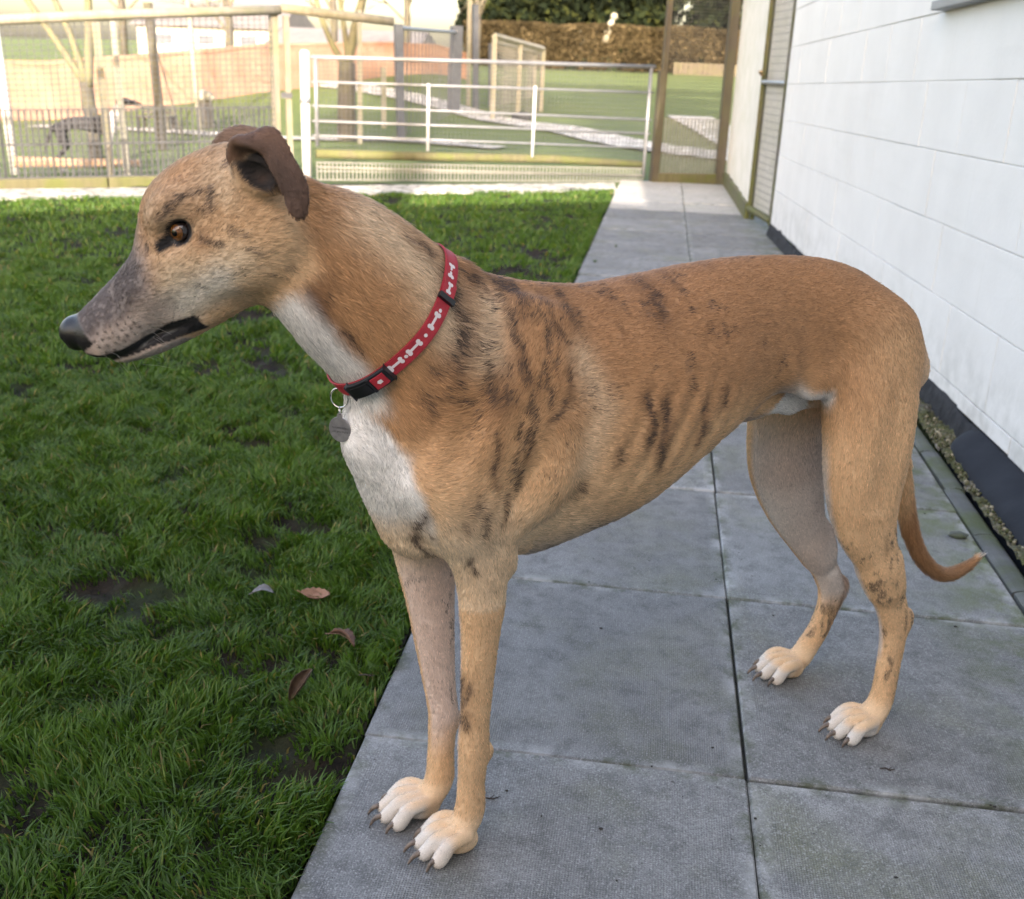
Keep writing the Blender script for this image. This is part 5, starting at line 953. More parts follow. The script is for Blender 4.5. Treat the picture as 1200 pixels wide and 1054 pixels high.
    bare = np.clip(sstep(.279, .283, x-.10*(y+.006))*head*(y > -.029) + sstep(.0045, .003, dm)*head*(y < -.02) + sstep(.0132, .0118, de)*head*(np.abs(v) > .02) , 0, 1); inear = sstep(.95, .6, cav)*(v > .03)*sstep(.002, .004, e1)
    C = mx(C, BLACK*1.2, inear*(.55+.45*sstep(.004, -.016, y))*.97*(1-.75*np.exp(-(seg_dist(hp, [(-.005, .014), (-.008, .006)])/.0030)**2)))
    return np.clip(C, 0, 1), bare, head, e1
def vert_normals(V, F):
    n = np.cross(V[F[:, 2]]-V[F[:, 0]], V[F[:, 3]]-V[F[:, 1]]); N = np.zeros_like(V)
    for k in range(4):
        for c in range(3): N[:, c] += np.bincount(F[:, k], n[:, c], len(V))
    return N/(np.linalg.norm(N, axis=1, keepdims=True)+1e-12), .5*np.linalg.norm(n, axis=1)
DN, FA = vert_normals(DV, DF)
def flow_at(P):
    W = np.full((len(P), 3), 1e-6); W[:, 0] = -1e-6
    for k, a, kk, b0, b1, fl in PRIMS:
        if not fl: continue
        m = np.flatnonzero(((P > b0) & (P < b1)).all(1))
        if not len(m): continue
        if k == 'loft': d = loft_d(P[m], *a); T = np.tile(fl*a[1], (len(m), 1))
        else: d, T = tube_d(P[m], *a, want_dir=True); T = T*fl
        W[m] += T*np.exp(-np.clip(np.abs(d), 0, .2)/.008)[:, None]
    return W
FLOW = flow_at(DV)
FLOW -= DN*(FLOW*DN).sum(1, keepdims=True); FLOW /= np.linalg.norm(FLOW, axis=1, keepdims=True)+1e-9
FLOW = relax(FLOW, DF, 24); FLOW /= np.linalg.norm(FLOW, axis=1, keepdims=True)+1e-9
VC, VB, _, _ = coat(DV, DN)
set_attr(body.data, 'coat', 'FLOAT_COLOR', 'POINT', np.hstack([VC, np.ones((len(VC), 1))])); set_attr(body.data, 'bare', 'FLOAT', 'POINT', VB)
mk = NT('dog_skin'); at_ = mk.n('ShaderNodeAttribute', _attribute_name='coat'); ab_ = mk.n('ShaderNodeAttribute', _attribute_name='bare')
mk.col(at_.outputs['Color']); rr = mk.n('ShaderNodeMapRange'); rr.inputs['To Min'].default_value = .85; rr.inputs['To Max'].default_value = .33
mk.l(ab_.outputs['Fac'], rr.inputs['Value']); mk.rough(rr.outputs[0])
cv = mk.coord(); vz = mk.n('ShaderNodeTexVoronoi'); vz.inputs['Scale'].default_value = 520; mk.l(cv, vz.inputs['Vector'])
bp = mk.bump(mk.math('MULTIPLY', vz.outputs['Distance'], ab_.outputs['Fac']), .25, .0008)
body.data.materials.append(mk.m)
# hair -------------------------------------------------------------
NS = 420000
pf = FA/FA.sum(); fi = rng.choice(len(DF), NS, p=pf); w4 = rng.dirichlet((1, 1, 1, 1), NS)
mixv = lambda A: sum(A[DF[fi, k]]*w4[:, k:k+1] for k in range(4))
RP = mixv(DV); RN = mixv(DN); RN /= np.linalg.norm(RN, axis=1, keepdims=True); RF = mixv(FLOW)
rnd = rng.random(NS); HC, HB, HHEAD, HE1 = coat(RP, RN, rnd)
keep = (HB < .35) & (RP[:, 2] > .004); RP, RN, RF, HC, HHEAD, rnd, HE1 = (a[keep] for a in (RP, RN, RF, HC, HHEAD, rnd, HE1)); NS = len(RP)
s_, t_, z_ = RP.T; Hh = d2h(RP)
L = np.full(NS, .0066)
L = np.where(z_ < .40, .0048, L); L = np.where((z_ < .06) & (s_ > -.2), .0022, L)
L += .003*np.exp(-(((s_-.73)/.06)**2+((z_-.80)/.05)**2))+.004*((s_ > .70) & (s_ < .9) & (z_ > .62))
L += .004*sstep(.03, -.03, s_)*(z_ > .40)*(z_ < .62); L = np.where((s_ < -.11) & (z_ < .56), .015, L)
L = np.where((s_ > .22) & (s_ < .62) & (RN[:, 2] < -.3), .010, L)
hl_ = .0062-.0034*sstep(.12, .26, Hh[:, 0]); L = L*(1-HHEAD)+hl_*HHEAD; L = np.where((HE1 < .004) & (Hh[:, 2] > .045), .0034, L)
L *= .7+.6*rng.random(NS)
cl = (vnoise(RP*85, 41)-.5)*.65; side = np.cross(RN, RF)                        # locks lean the same way
D0 = RF+side*(cl+rng.normal(0, .16, NS))[:, None]; D0 /= np.linalg.norm(D0, axis=1, keepdims=True)
lift = np.clip(.17+.16*(vnoise(RP*60, 43)-.5)+rng.normal(0, .10, NS), .08, .8)[:, None]
d1 = D0+RN*lift*1.4; d2 = D0+RN*lift*.35
d1 /= np.linalg.norm(d1, axis=1, keepdims=True); d2 /= np.linalg.norm(d2, axis=1, keepdims=True)
p0 = RP-RN*.0008; p1 = RP+d1*(L*.45)[:, None]; p2 = p1+d2*(L*.55)[:, None]
pts = np.stack([p0, p1, p2], 1)
HCj = HC*(np.clip(1+rng.normal(0, .20, NS), .45, 1.6)*(.90+.24*vnoise(RP*240, 121)))[:, None]
HN = RN
rad = np.full(NS, .00032); rad = np.where(HHEAD > .5, .00024, rad)
# whiskers
wk = []
for i in range(26):
    sg = 1 if i % 2 else -1; xx = rng.uniform(.215, .285); yy = rng.uniform(-.075, -.025)
    b = h2d(np.array([xx, yy, sg*.024])); tip = h2d(np.array([xx-.005+rng.uniform(-.02, .01), yy-rng.uniform(.010, .022), sg*rng.uniform(.028, .045)]))
    wk.append(np.stack([b, (b+tip)/2+np.array([0, 0, .001]), tip]))
wk = np.array(wk); pts = np.vstack([pts, wk]); HCj = np.vstack([HCj, np.tile([.45, .42, .38], (len(wk), 1))]); HN = np.vstack([HN, np.tile(D_L, (len(wk), 1))]); rad = np.concatenate([rad, np.full(len(wk), .00016)])
def vec2w(v): return v[:, :1]*D_A+v[:, 1:2]*D_L+np.stack([0*v[:, 2], 0*v[:, 2], v[:, 2]], -1)
def hair_object(name, pts, col, nrm, rad, mat, parent, taper):
    n, k = pts.shape[:2]; hcv = bpy.data.hair_curves.new(name); hcv.add_curves([k]*n)
    hcv.attributes['position'].data.foreach_set('vector', np.ascontiguousarray(pts, np.float32).ravel())
    ra = hcv.attributes.get('radius') or hcv.attributes.new('radius', 'FLOAT', 'POINT')
    ra.data.foreach_set('value', np.ascontiguousarray(rad[:, None]*np.array(taper)[None], np.float32).ravel())
    c = hcv.attributes.new('hcol', 'FLOAT_COLOR', 'CURVE'); c.data.foreach_set('color', np.ascontiguousarray(np.hstack([col, np.ones((n, 1))]), np.float32).ravel())
    c = hcv.attributes.new('hnrm', 'FLOAT_VECTOR', 'CURVE'); c.data.foreach_set('vector', np.ascontiguousarray(nrm, np.float32).ravel())
    hcv.materials.append(mat); return link(bpy.data.objects.new(name, hcv), parent)
mh = NT('dog_hair'); ac = mh.n('ShaderNodeAttribute', _attribute_name='hcol'); an = mh.n('ShaderNodeAttribute', _attribute_name='hnrm')
mh.col(ac.outputs['Color']); mh.rough(.55); mh.b.inputs['Specular IOR Level'].default_value = .35
ge = mh.n('ShaderNodeNewGeometry'); vm = mh.n('ShaderNodeVectorMath'); vm.operation = 'SCALE'; vm.inputs['Scale'].default_value = .45; mh.l(ge.outputs['Normal'], vm.inputs[0])
va = mh.n('ShaderNodeVectorMath'); va.operation = 'ADD'; mh.l(vm.outputs[0], va.inputs[0]); mh.l(an.outputs['Vector'], va.inputs[1])
vn_ = mh.n('ShaderNodeVectorMath'); vn_.operation = 'NORMALIZE'; mh.l(va.outputs[0], vn_.inputs[0]); mh.l(vn_.outputs[0], mh.b.inputs['Normal'])
hair = hair_object('short_coat', d2w(pts.reshape(-1, 3)).reshape(pts.shape)-DOGLOC, HCj, vec2w(HN), rad, mh.m, dog, (1, .8, .25))
# eyes -------------------------------------------------------------
m_dark = NT('eye_pupil'); m_dark.col((.004, .003, .003)); m_dark.rough(.06)
m_iris = NT('eye_iris'); v_ = m_iris.coord((1, 1, 1)); m_iris.col(m_iris.ramp(m_iris.noise(v_, 900, 3), [(.35, (.070, .024, .007)), (.65, (.19, .075, .022))])); m_iris.rough(.06)
m_white = NT('eye_rim'); m_white.col((.02, .012, .01)); m_white.rough(.15)
for mm in (m_dark, m_iris, m_white): mm.b.inputs['Coat Weight'].default_value = .35; mm.b.inputs['Coat Roughness'].default_value = .02
for sg in (1, -1):
    c = h2d(np.array([.1185, .0045, .0328*sg])); r = .0124
    gz = vec2w(((h2d(np.array([.1185+.30, .0045+.12, sg*(.0318+.9)]))-c))[None])[0]; gz /= np.linalg.norm(gz)
    a = np.cross(gz, (0, 0, 1)); a /= np.linalg.norm(a); b = np.cross(gz, a); V, Fs, mi = [], [], []
    rings = [0, .12, .28, .34, .45, .60, .72, .80, 1.0, 1.25, 1.5, 1.8]
    cw = d2w(c[None])[0]-DOGLOC
    for th in rings:
        bul = 1+.05*math.exp(-(th/.5)**2)
        for k in range(24):
            f = 2*math.pi*k/24; V.append(cw+r*bul*(gz*math.cos(th)+(a*math.cos(f)+b*math.sin(f))*math.sin(max(th, .001))))
    for i in range(len(rings)-1):
        for k in range(24):
            Fs.append((i*24+k, i*24+(k+1) % 24, (i+1)*24+(k+1) % 24, (i+1)*24+k)); mi.append(0 if rings[i+1] <= .30 else 1 if rings[i+1] <= .74 else 2)
    eo = mesh_obj('eye', V, Fs, m_dark.m, dog, True); eo.data.materials.append(m_iris.m); eo.data.materials.append(m_white.m); eo.data.polygons.foreach_set('material_index', mi)
# claws ------------------------------------------------------------
m_claw = noisy_mat('claw_horn', (.050, .036, .030), (.19, .14, .105), 120, .42, .2, .0004, c3=(.10, .07, .055)); cid = 0
for cl_ in CLAWS:
    bm = bmesh.new(); P4 = catmull(np.array(cl_), 3); bm_tube(bm, d2w(P4)-DOGLOC, list(np.linspace(.0054, .0016, len(P4))), 7); bm_obj('claw', bm, m_claw, dog, True)
COLLAR_BONES = [74, 102, 122, 30, 200, 230, 260, 290, 320, 345]; COLLAR_DOTS = [64, 88, 112, 215, 245, 275, 305, 333]; COLLAR_BUCKLE = (128, 160); COLLAR_SLIDER = (52, 56); COLLAR_RING = 179
# ------------------------------------------------------------------ collar with ring and tag
col_ = empty('dog_collar', tuple(d2w(np.array([.79, 0, .735]))), 'red nylon collar printed with white bones, worn round the brindle dog\'s neck', 'collar'); CLOC = np.array(col_.location)
k_m = np.array([-.66, 0, .75]); k_m /= np.linalg.norm(k_m); k_t = np.array([0, 1., 0]); k_n = np.cross(k_t, k_m)
if k_n[0] < 0: k_n = -k_n                                            # points up the neck
k_c = np.array([.786, 0, .734])
NTH = 144; TH = np.linspace(0, 2*math.pi, NTH, endpoint=False)      # 0 = nape, 90 deg = left side, 180 = throat
BOW = .005*np.cos(2*TH)
def radius_at(off):
    dr = np.cos(TH)[:, None]*k_m+np.sin(TH)[:, None]*k_t; r = np.full(NTH, .02); done = np.zeros(NTH, bool)
    for step in np.arange(.02, .19, .001):
        v = sdf(k_c+k_n*(off+BOW)[:, None]+dr*step); hit = (v > 0) & ~done; r[hit] = step; done |= hit
        if done.all(): break
    f = np.fft.rfft(r); f[9:] = 0; return np.fft.irfft(f, NTH), dr
CW = .0178; OFFS = np.array([-.5, -.25, 0, .25, .5])*CW
RR = []
for o_ in OFFS: r_c, DR = radius_at(o_); RR.append(r_c)
RR = np.array(RR); RR = RR.mean(0)*.35+RR*.65
def cpos(th, w, out=0.):
    """point on the strap: th angle, w across (-.5..+.5), out above the strap's inner face"""
    th = np.atleast_1d(np.asarray(th, float)); w = np.broadcast_to(np.asarray(w, float), th.shape); x = (th % (2*math.pi))/(2*math.pi)*NTH; i = np.floor(x).astype(int) % NTH; u = x-np.floor(x)
    wi = np.clip((w+.5)*4, 0, 3.999); j = wi.astype(int); fu = wi-j; g = lambda jj: RR[jj, i]*(1-u)+RR[jj, (i+1) % NTH]*u; r = g(j)*(1-fu)+g(j+1)*fu
    d = np.cos(th)[:, None]*k_m+np.sin(th)[:, None]*k_t; return d2w(k_c+k_n*(w*CW+.005*np.cos(2*th))[:, None]+d*(r+.0032+out)[:, None])-CLOC
def strap_band(name, t0, t1, n, w0, w1, thick, base, mat, parent):
    th = np.linspace(t0, t1, n); closed = abs(t1-t0) > 6.2; V = []; ww = np.linspace(w0, w1, 5)
    for o_ in (base, base+thick):
        for w in ww: V.append(cpos(th, w, o_))
    V = np.stack(V, 1); m = V.shape[1]; F = []
    ring = list(range(0, 5))+list(range(9, 4, -1))
    for i in range(n-1):
        for q in range(len(ring)): a, b = ring[q], ring[(q+1) % len(ring)]; F.append((i*m+a, i*m+b, (i+1)*m+b, (i+1)*m+a))
    if not closed: F += [tuple(ring), tuple((n-1)*m+q for q in ring[::-1])]
    o = mesh_obj(name, V.reshape(-1, 3), F, mat, parent, True); o.data.polygons.foreach_set('use_smooth', [False]*len(o.data.polygons)) ; return o
t = NT('red_nylon'); v = t.coord(); wv = t.n('ShaderNodeTexWave'); wv.inputs['Scale'].default_value = 260; wv.inputs['Distortion'].default_value = 1.5; t.l(v, wv.inputs['Vector']); t.col(t.ramp(t.noise(v, 90, 4), [(.3, (.30, .012, .022)), (.7, (.42, .022, .035))])); t.rough(.6); t.bump(wv.outputs['Fac'], .35, .0006); M_red = t.m
M_print = NT('white_print'); M_print.col((.68, .60, .60)); M_print.rough(.6); M_blackp = NT('black_plastic'); M_blackp.col((.012, .012, .014)); M_blackp.rough(.32)
M_steel = NT('polished_steel'); M_steel.col((.62, .61, .60)); M_steel.b.inputs['Metallic'].default_value = 1; M_steel.rough(.22)
strap = strap_band('strap', 0, 2*math.pi, 181, -.5, .5, .0018, 0, M_red, col_)
for w0, w1 in ((-.40, -.37), (.37, .40)): strap_band('stitching', 0, 2*math.pi, 181, w0, w1, .0003, .0018, M_red, strap)
def thp(s_mm): return s_mm
def arc2th(th0, mm): # walk along the strap from th0 by mm millimetres
    th = th0; step = .002*np.sign(mm); left = abs(mm)/1000; p = cpos(th, 0)[0]
    while left > 0: th += step; q = cpos(th, 0)[0]; left -= np.linalg.norm(q-p); p = q
    return th
def flat_shape(name, thc, pts, out, mat, parent):
    """flat print lying on the strap: pts in mm (along, across)"""
    mm = .001/np.linalg.norm(cpos(thc+.01, 0)[0]-cpos(thc, 0)[0])*.01; th = np.array([thc+p[0]*mm for p in pts]); w = np.array([p[1]/1000/CW for p in pts])
    V = np.array([cpos(a, b, out)[0] for a, b in zip(th, w)]); c = cpos(thc, 0, out)[0]; n = len(V); V = np.vstack([V, c]); return mesh_obj(name, V, [(i, (i+1) % n, n) for i in range(n)], mat, parent)
def bone_pts(L=19., r=2.7, wst=1.35):
    P = []
    for sx, sy in ((1, 1), (-1, 1), (-1, -1), (1, -1)):
        cx, cy = sx*(L/2-r), sy*r*.85
        angs = np.linspace(-60, 190, 8) if sx*sy > 0 else np.linspace(190, -60, 8)
        seg = [(cx+sx*r*math.cos(math.radians(a)), cy+sy*r*math.sin(math.radians(a))) for a in angs]
        P += seg
    return P
def bone_poly(L=19., r=2.6):
    P = []; n = 60
    for i in range(n):
        a = 2*math.pi*i/n; d = np.array([math.cos(a), math.sin(a)]); best = 0
        for k in np.linspace(0, L/2, 120):
            p = d*k; ins = abs(p[0]) < L/2-r and abs(p[1]) < 1.5
            for sx in (1, -1):
                for sy in (1, -1): ins = ins or math.hypot(p[0]-sx*(L/2-r), p[1]-sy*1.9) < r
            if ins: best = k
        P.append(tuple(d*best))
    return P
dot_poly = [(2.1*math.cos(a), 2.1*math.sin(a)) for a in np.linspace(0, 2*math.pi, 16, endpoint=False)]
TH_B = [math.radians(a) for a in COLLAR_BONES]; TH_D = [math.radians(a) for a in COLLAR_DOTS]
def bone_print(thc, L, r, out, parent):
    mm = .001/np.linalg.norm(cpos(thc+.01, 0)[0]-cpos(thc, 0)[0])*.01; V, F = [], []
    shapes = [([(-L/2+r, -1.5), (L/2-r, -1.5), (L/2-r, 1.5), (-L/2+r, 1.5)], 0)]+[([(sx*(L/2-r)+r*math.cos(a), sy*r*.8+r*math.sin(a)) for a in np.linspace(0, 2*math.pi, 12, endpoint=False)], .00006*(1+q)) for q, (sx, sy) in enumerate(((1, 1), (1, -1), (-1, 1), (-1, -1)))]
    for pts_, dz in shapes:
        k = len(V); V += [cpos(thc+p[0]*mm, (p[1]+.8)/1000/CW, out+dz)[0] for p in pts_]; F.append(tuple(range(k, len(V))))
    return mesh_obj('bone_print', V, F, M_print.m, parent)
for a in TH_B: bone_print(a, 20., 2.5, .0021, strap)
for a in TH_D: flat_shape('dot_print', a, dot_poly, .0021, M_print.m, strap)
# side release buckle low on the neck, slider high on the side
b0, b1 = map(math.radians, COLLAR_BUCKLE)
bk_ = strap_band('buckle', b0, b1, 16, -.55, .55, .0052, .0024, M_blackp.m, col_); bv = bk_.modifiers.new('bevel', 'BEVEL'); bv.width = .0014; bv.segments = 2; bv.limit_method = 'ANGLE'
u = lambda f: b0+(b1-b0)*f
strap_band('buckle_bar', u(.50), u(.96), 8, -.36, .36, .0010, .0077, M_blackp.m, bk_); strap_band('strap_loop', u(.10), u(.40), 8, -.40, .40, .0014, .0078, M_red, bk_); flat_shape('bone_print', u(.25), [(-3, -2), (1, -2.5), (3, 0), (1, 2.5), (-3, 2)], .0095, M_print.m, bk_); strap_band('buckle_end', u(.42), u(.47), 5, -.5, .5, .0016, .0077, M_blackp.m, bk_)
s0, s1 = map(math.radians, COLLAR_SLIDER); sl_ = strap_band('slider', s0, s1, 5, -.6, .6, .0042, .0022, M_blackp.m, col_); strap_band('strap_tail', s0-.20, s0-.01, 8, -.48, .48, .0018, .0024, M_red, sl_); bone_print(s0-.11, 13., 2., .0046, sl_)
# ring, split ring, tag hang straight down from the strap at the throat
rp = cpos(math.radians(COLLAR_RING), -.2, .003)[0]; view = np.array([-.20, -.95, .10]); view /= np.linalg.norm(view); ax_ = np.cross(view, (0, 0, 1)); ax_ /= np.linalg.norm(ax_); dn = np.array([0, 0, -1.])
def torus(name, c, R1, r, a, b, mat, parent, n=28):
    bm = bmesh.new(); P = [tuple(c+(a*math.cos(t_)+b*math.sin(t_))*R1) for t_ in np.linspace(0, 2*math.pi, n, endpoint=False)]; rings = []
    nn = np.cross(a, b); 
    for t_ in np.linspace(0, 2*math.pi, n, endpoint=False):
        d = a*math.cos(t_)+b*math.sin(t_); rings.append([bm.verts.new(c+d*(R1+r*math.cos(q))+nn*r*math.sin(q)) for q in np.linspace(0, 2*math.pi, 8, endpoint=False)])
    for i in range(n):
        for q in range(8): bm.faces.new((rings[i][q], rings[i][(q+1) % 8], rings[(i+1) % n][(q+1) % 8], rings[(i+1) % n][q]))
    return bm_obj(name, bm, mat, parent, True)
ring_c = rp+dn*.0085+view*.002*-1; torus('ring', ring_c, .0112, .00105, ax_, -dn, M_steel.m, col_)
lk = ring_c+dn*.0150; side_ = np.cross(dn, ax_); torus('split_ring', lk, .0042, .0007, (ax_*.35+side_*.94), -dn, M_steel.m, col_, 18)
tc_ = lk+dn*(.0040+.0185); tr = .0148; t = NT('tag_metal'); v = t.coord(); t.col(t.ramp(t.noise(v, 160, 4), [(.3, (.25, .24, .26)), (.7, (.36, .35, .37))])); t.b.inputs['Metallic'].default_value = .75; t.rough(.38); t.bump(t.noise(v, 600, 3), .1, .0003)
bm = bmesh.new(); prof = [(math.cos(a)*tr, math.sin(a)*tr) for a in np.linspace(math.radians(104), math.radians(436), 40)]
prof += [(.0034, tr+.0022), (.0022, tr+.0046), (0, tr+.0053), (-.0022, tr+.0046), (-.0034, tr+.0022)]
tw = ax_*math.cos(.12)+side_*math.sin(.12); tn = np.cross(tw, -dn)
f0 = [bm.verts.new(tc_+tw*p[0]-dn*p[1]-tn*.0008) for p in prof]; f1 = [bm.verts.new(tc_+tw*p[0]-dn*p[1]+tn*.0008) for p in prof]; n = len(prof)
bm.faces.new(f0[::-1]); bm.faces.new(f1)
for i in range(n): bm.faces.new((f0[i], f0[(i+1) % n], f1[(i+1) % n], f1[i]))
tg = bm_obj('identity_tag', bm, t.m, col_); bv = tg.modifiers.new('bevel', 'BEVEL'); bv.width = .0003; bv.segments = 2; bv.limit_method = 'ANGLE'
sgn = 1 if tn@view > 0 else -1
torus('tag_eye', tc_-dn*(tr+.0022), .0016, .00055, tw, -dn, M_steel.m, tg, 14)
# two worn lines of engraved characters, too small in the photograph to be read as words
M_eng = NT('engraving'); M_eng.col((.045, .042, .05)); M_eng.rough(.6); rs = np.random.default_rng(12); V, F = [], []
def stroke(x0, z0, x1, z1, w=.00030):
    a = np.array([x0, z0]); b = np.array([x1, z1]); d = (b-a)/np.linalg.norm(b-a); s = np.array([-d[1], d[0]])*w/2; k = len(V)
    for p in (a-s, b-s, b+s, a+s): V.append(tc_+tw*p[0]-dn*p[1]+tn*sgn*.00125)
    F.append((k, k+1, k+2, k+3))
for zr, slope, words in ((.0012, -.045, ((-.0118, 6), (-.0008, 6))), (-.0036, -.075, ((-.0116, 5), (-.0012, 6)))):
    for x0, nchar in words:
        for c in range(nchar):
            x = x0+c*.00185; z = zr+slope*x; h = .0019; w = .00120
            opts = [((0, 0, 0, h), (0, h, w, h), (0, h/2, w, h/2)), ((0, 0, 0, h), (w, 0, w, h), (0, h/2, w, h/2)), ((0, 0, w/2, h), (w/2, h, w, 0)), ((0, 0, 0, h), (0, 0, w, 0), (w, 0, w, h)), ((w/2, 0, w/2, h), (0, h, w, h)), ((0, 0, w, 0), (0, 0, 0, h), (0, h, w, h), (0, h/2, w*.8, h/2))][int(rs.integers(6))]
            for s in opts: stroke(x+s[0], z+s[1], x+s[2], z+s[3])
mesh_obj('engraved_lines', V, F, M_eng.m, tg)
# ------------------------------------------------------------------ lawn grass, leaves, litter
def blades(n, xr, yr, hmul, wmul, seed, keepf):
    rs = np.random.default_rng(seed); x = rs.uniform(*xr, n); y = rs.uniform(*yr, n); m = keepf(x, y, rs.random(n)); x, y = x[m], y[m]; n = len(x)
    md_ = mud(x, y); tuft = fnoise(x, y, 9, 51)*.6+fnoise(x, y, 23, 52)*.4
    h = hmul*(.0135+.019*tuft+.008*rs.random(n))*np.clip(1.25-1.3*np.clip(md_-.52, 0, 1)*3, .35, 1.2); w = wmul*rs.uniform(.0011, .0023, n)
    ph = fnoise(x, y, 14, 53)*9+rs.normal(0, 1.0, n); ln = rs.uniform(.15, 1.0, n)*h*(.75+.8*(1-tuft)); dx, dy = np.cos(ph), np.sin(ph); a = rs.uniform(0, 2*math.pi, n); sx, sy = np.cos(a)*w, np.sin(a)*w
    z = -.024+.022*fnoise(x, y, 4, 8)+.008*fnoise(x, y, 14, 9)-.002-.016*np.clip((md_-.60)*6, 0, 1)
    st = lambda px, py, pz: np.stack([px, py, pz], -1)
    V = np.stack([st(x-sx, y-sy, z), st(x+sx, y+sy, z), st(x+sx*.8+dx*ln*.35, y+sy*.8+dy*ln*.35, z+h*.62), st(x-sx*.8+dx*ln*.35, y-sy*.8+dy*ln*.35, z+h*.62), st(x+dx*ln, y+dy*ln, z+h*rs.uniform(.8, 1.05, n))], 1)
    q = rs.random(n); lush = fnoise(x, y, 2.2, 54)
    c1 = np.array([.028, .070, .011]); c2 = np.array([.088, .172, .024]); cy = np.array([.26, .21, .08]); C = c1+(c2-c1)*np.clip(.25+.55*tuft+.35*rs.normal(0, 1, n)*.5+.2*(lush-.5), 0, 1)[:, None]
    C = np.where((q > .968)[:, None], cy*rs.uniform(.5, 1.1, n)[:, None], C); C = np.where(((q > .90) & (q < .955))[:, None], C*np.array([1.7, 1.15, .9]), C)
    return V, C
def vis(x, y, mrg=.35):                              # a wedge in front of the camera and a little round it
    xl = np.interp(y, [-1.4, -.5, 0, 1, 3, 6.4, 9], [-1.25, -1.35, -1.6, -2.2, -3.4, -5.6, -7.2]); return x > xl-mrg
edge = lambda y: -.606+.010*(fnoise(y, y*0, 9, 61)-.5)
far_ = lambda x: 8.40+.657*(x+.76)+.02
def kf(p0): return lambda x, y, r: vis(x, y) & (x < edge(y)-.002) & (y < far_(x)-.02+.03*fnoise(x, y, 12, 66)) & (r < p0*np.clip(1.1-np.clip(mud(x, y)-.600, 0, 1)*11, .07, 1))
parts = [blades(95000, (-2.0, -.60), (-1.2, .6), 1., 1., 101, kf(1.)), blades(90000, (-3.0, -.60), (.6, 1.8), 1., 1.1, 102, kf(1.)), blades(85000, (-4.2, -.60), (1.8, 3.8), 1., 1.5, 103, kf(1.)), blades(90000, (-6.8, -.60), (3.8, 8.6), 1., 2.2, 104, kf(1.))]
# longer fringe hanging over the paving edge
rs = np.random.default_rng(5); ny = 2600; ey = rs.uniform(-1., 7.6, ny)**1.0; Vf, Cf = blades(9000, (-.66, -.60), (-1., 8.), 1.15, 1.2, 105, lambda x, y, r: (x < edge(y)) & (r < np.clip(1.3-1.1*fnoise(y, y*0, 5, 67), .1, 1)))
parts.append((Vf, Cf)); GV = np.vstack([p[0] for p in parts]); GC = np.vstack([p[1] for p in parts]); nb = len(GV)
me = bpy.data.meshes.new('grass'); me.vertices.add(nb*5); me.vertices.foreach_set('co', GV.astype(np.float32).ravel()); base_ = np.arange(nb, dtype=np.int32)[:, None]*5
li = np.hstack([base_+np.array([0, 1, 2, 3]), base_+np.array([3, 2, 4])]).astype(np.int32); me.loops.add(li.size); me.loops.foreach_set('vertex_index', li.ravel()); me.polygons.add(nb*2)
ls = np.empty(nb*2, np.int32); ls[0::2] = np.arange(nb)*7; ls[1::2] = np.arange(nb)*7+4; me.polygons.foreach_set('loop_start', ls); me.update(calc_edges=True)
set_attr(me, 'blade', 'FLOAT_COLOR', 'POINT', np.hstack([np.repeat(GC, 5, 0), np.ones((nb*5, 1))]))
t = NT('grass_blade'); a = t.n('ShaderNodeAttribute', _attribute_name='blade'); t.col(a.outputs['Color']); t.rough(.48); t.b.inputs['Specular IOR Level'].default_value = .35
tr_ = t.n('ShaderNodeBsdfTranslucent'); t.l(t.mix(1., a.outputs['Color'], (1.6, 1.5, .6), 'MULTIPLY'), tr_.inputs['Color']); ms = t.n('ShaderNodeMixShader'); ms.inputs[0].default_value = .28; t.l(t.b.outputs[0], ms.inputs[1]); t.l(tr_.outputs[0], ms.inputs[2]); t.l(ms.outputs[0], t.o.inputs['Surface']); me.materials.append(t.m)
tag(link(bpy.data.objects.new('grass', me)), kind='stuff')
# tiny weeds growing in the joints
V, F = [], []
for (x, y, n, s) in ((-.533, 4.585, 16, .022), (-.442, 5.189, 14, .020), (-.615, -.152, 10, .012), (.6, 1.2, 0, 0)):
    for q in range(n):
        a = rs.uniform(0, 6.28); d = np.array([math.cos(a), math.sin(a), 0]); b = np.array([x, y, 0.]); k = len(V); sd_ = np.array([-d[1], d[0], 0])*s*.12; h = s*rs.uniform(.4, 1.2)
        V += [b-sd_, b+sd_, b+d*s*rs.uniform(.5, 1.5)+np.array([0, 0, h])]; F.append((k, k+1, k+2))
mw = NT('weed'); mw.col((.045, .085, .016)); tag(mesh_obj('weeds', V, F, mw.m), kind='stuff')
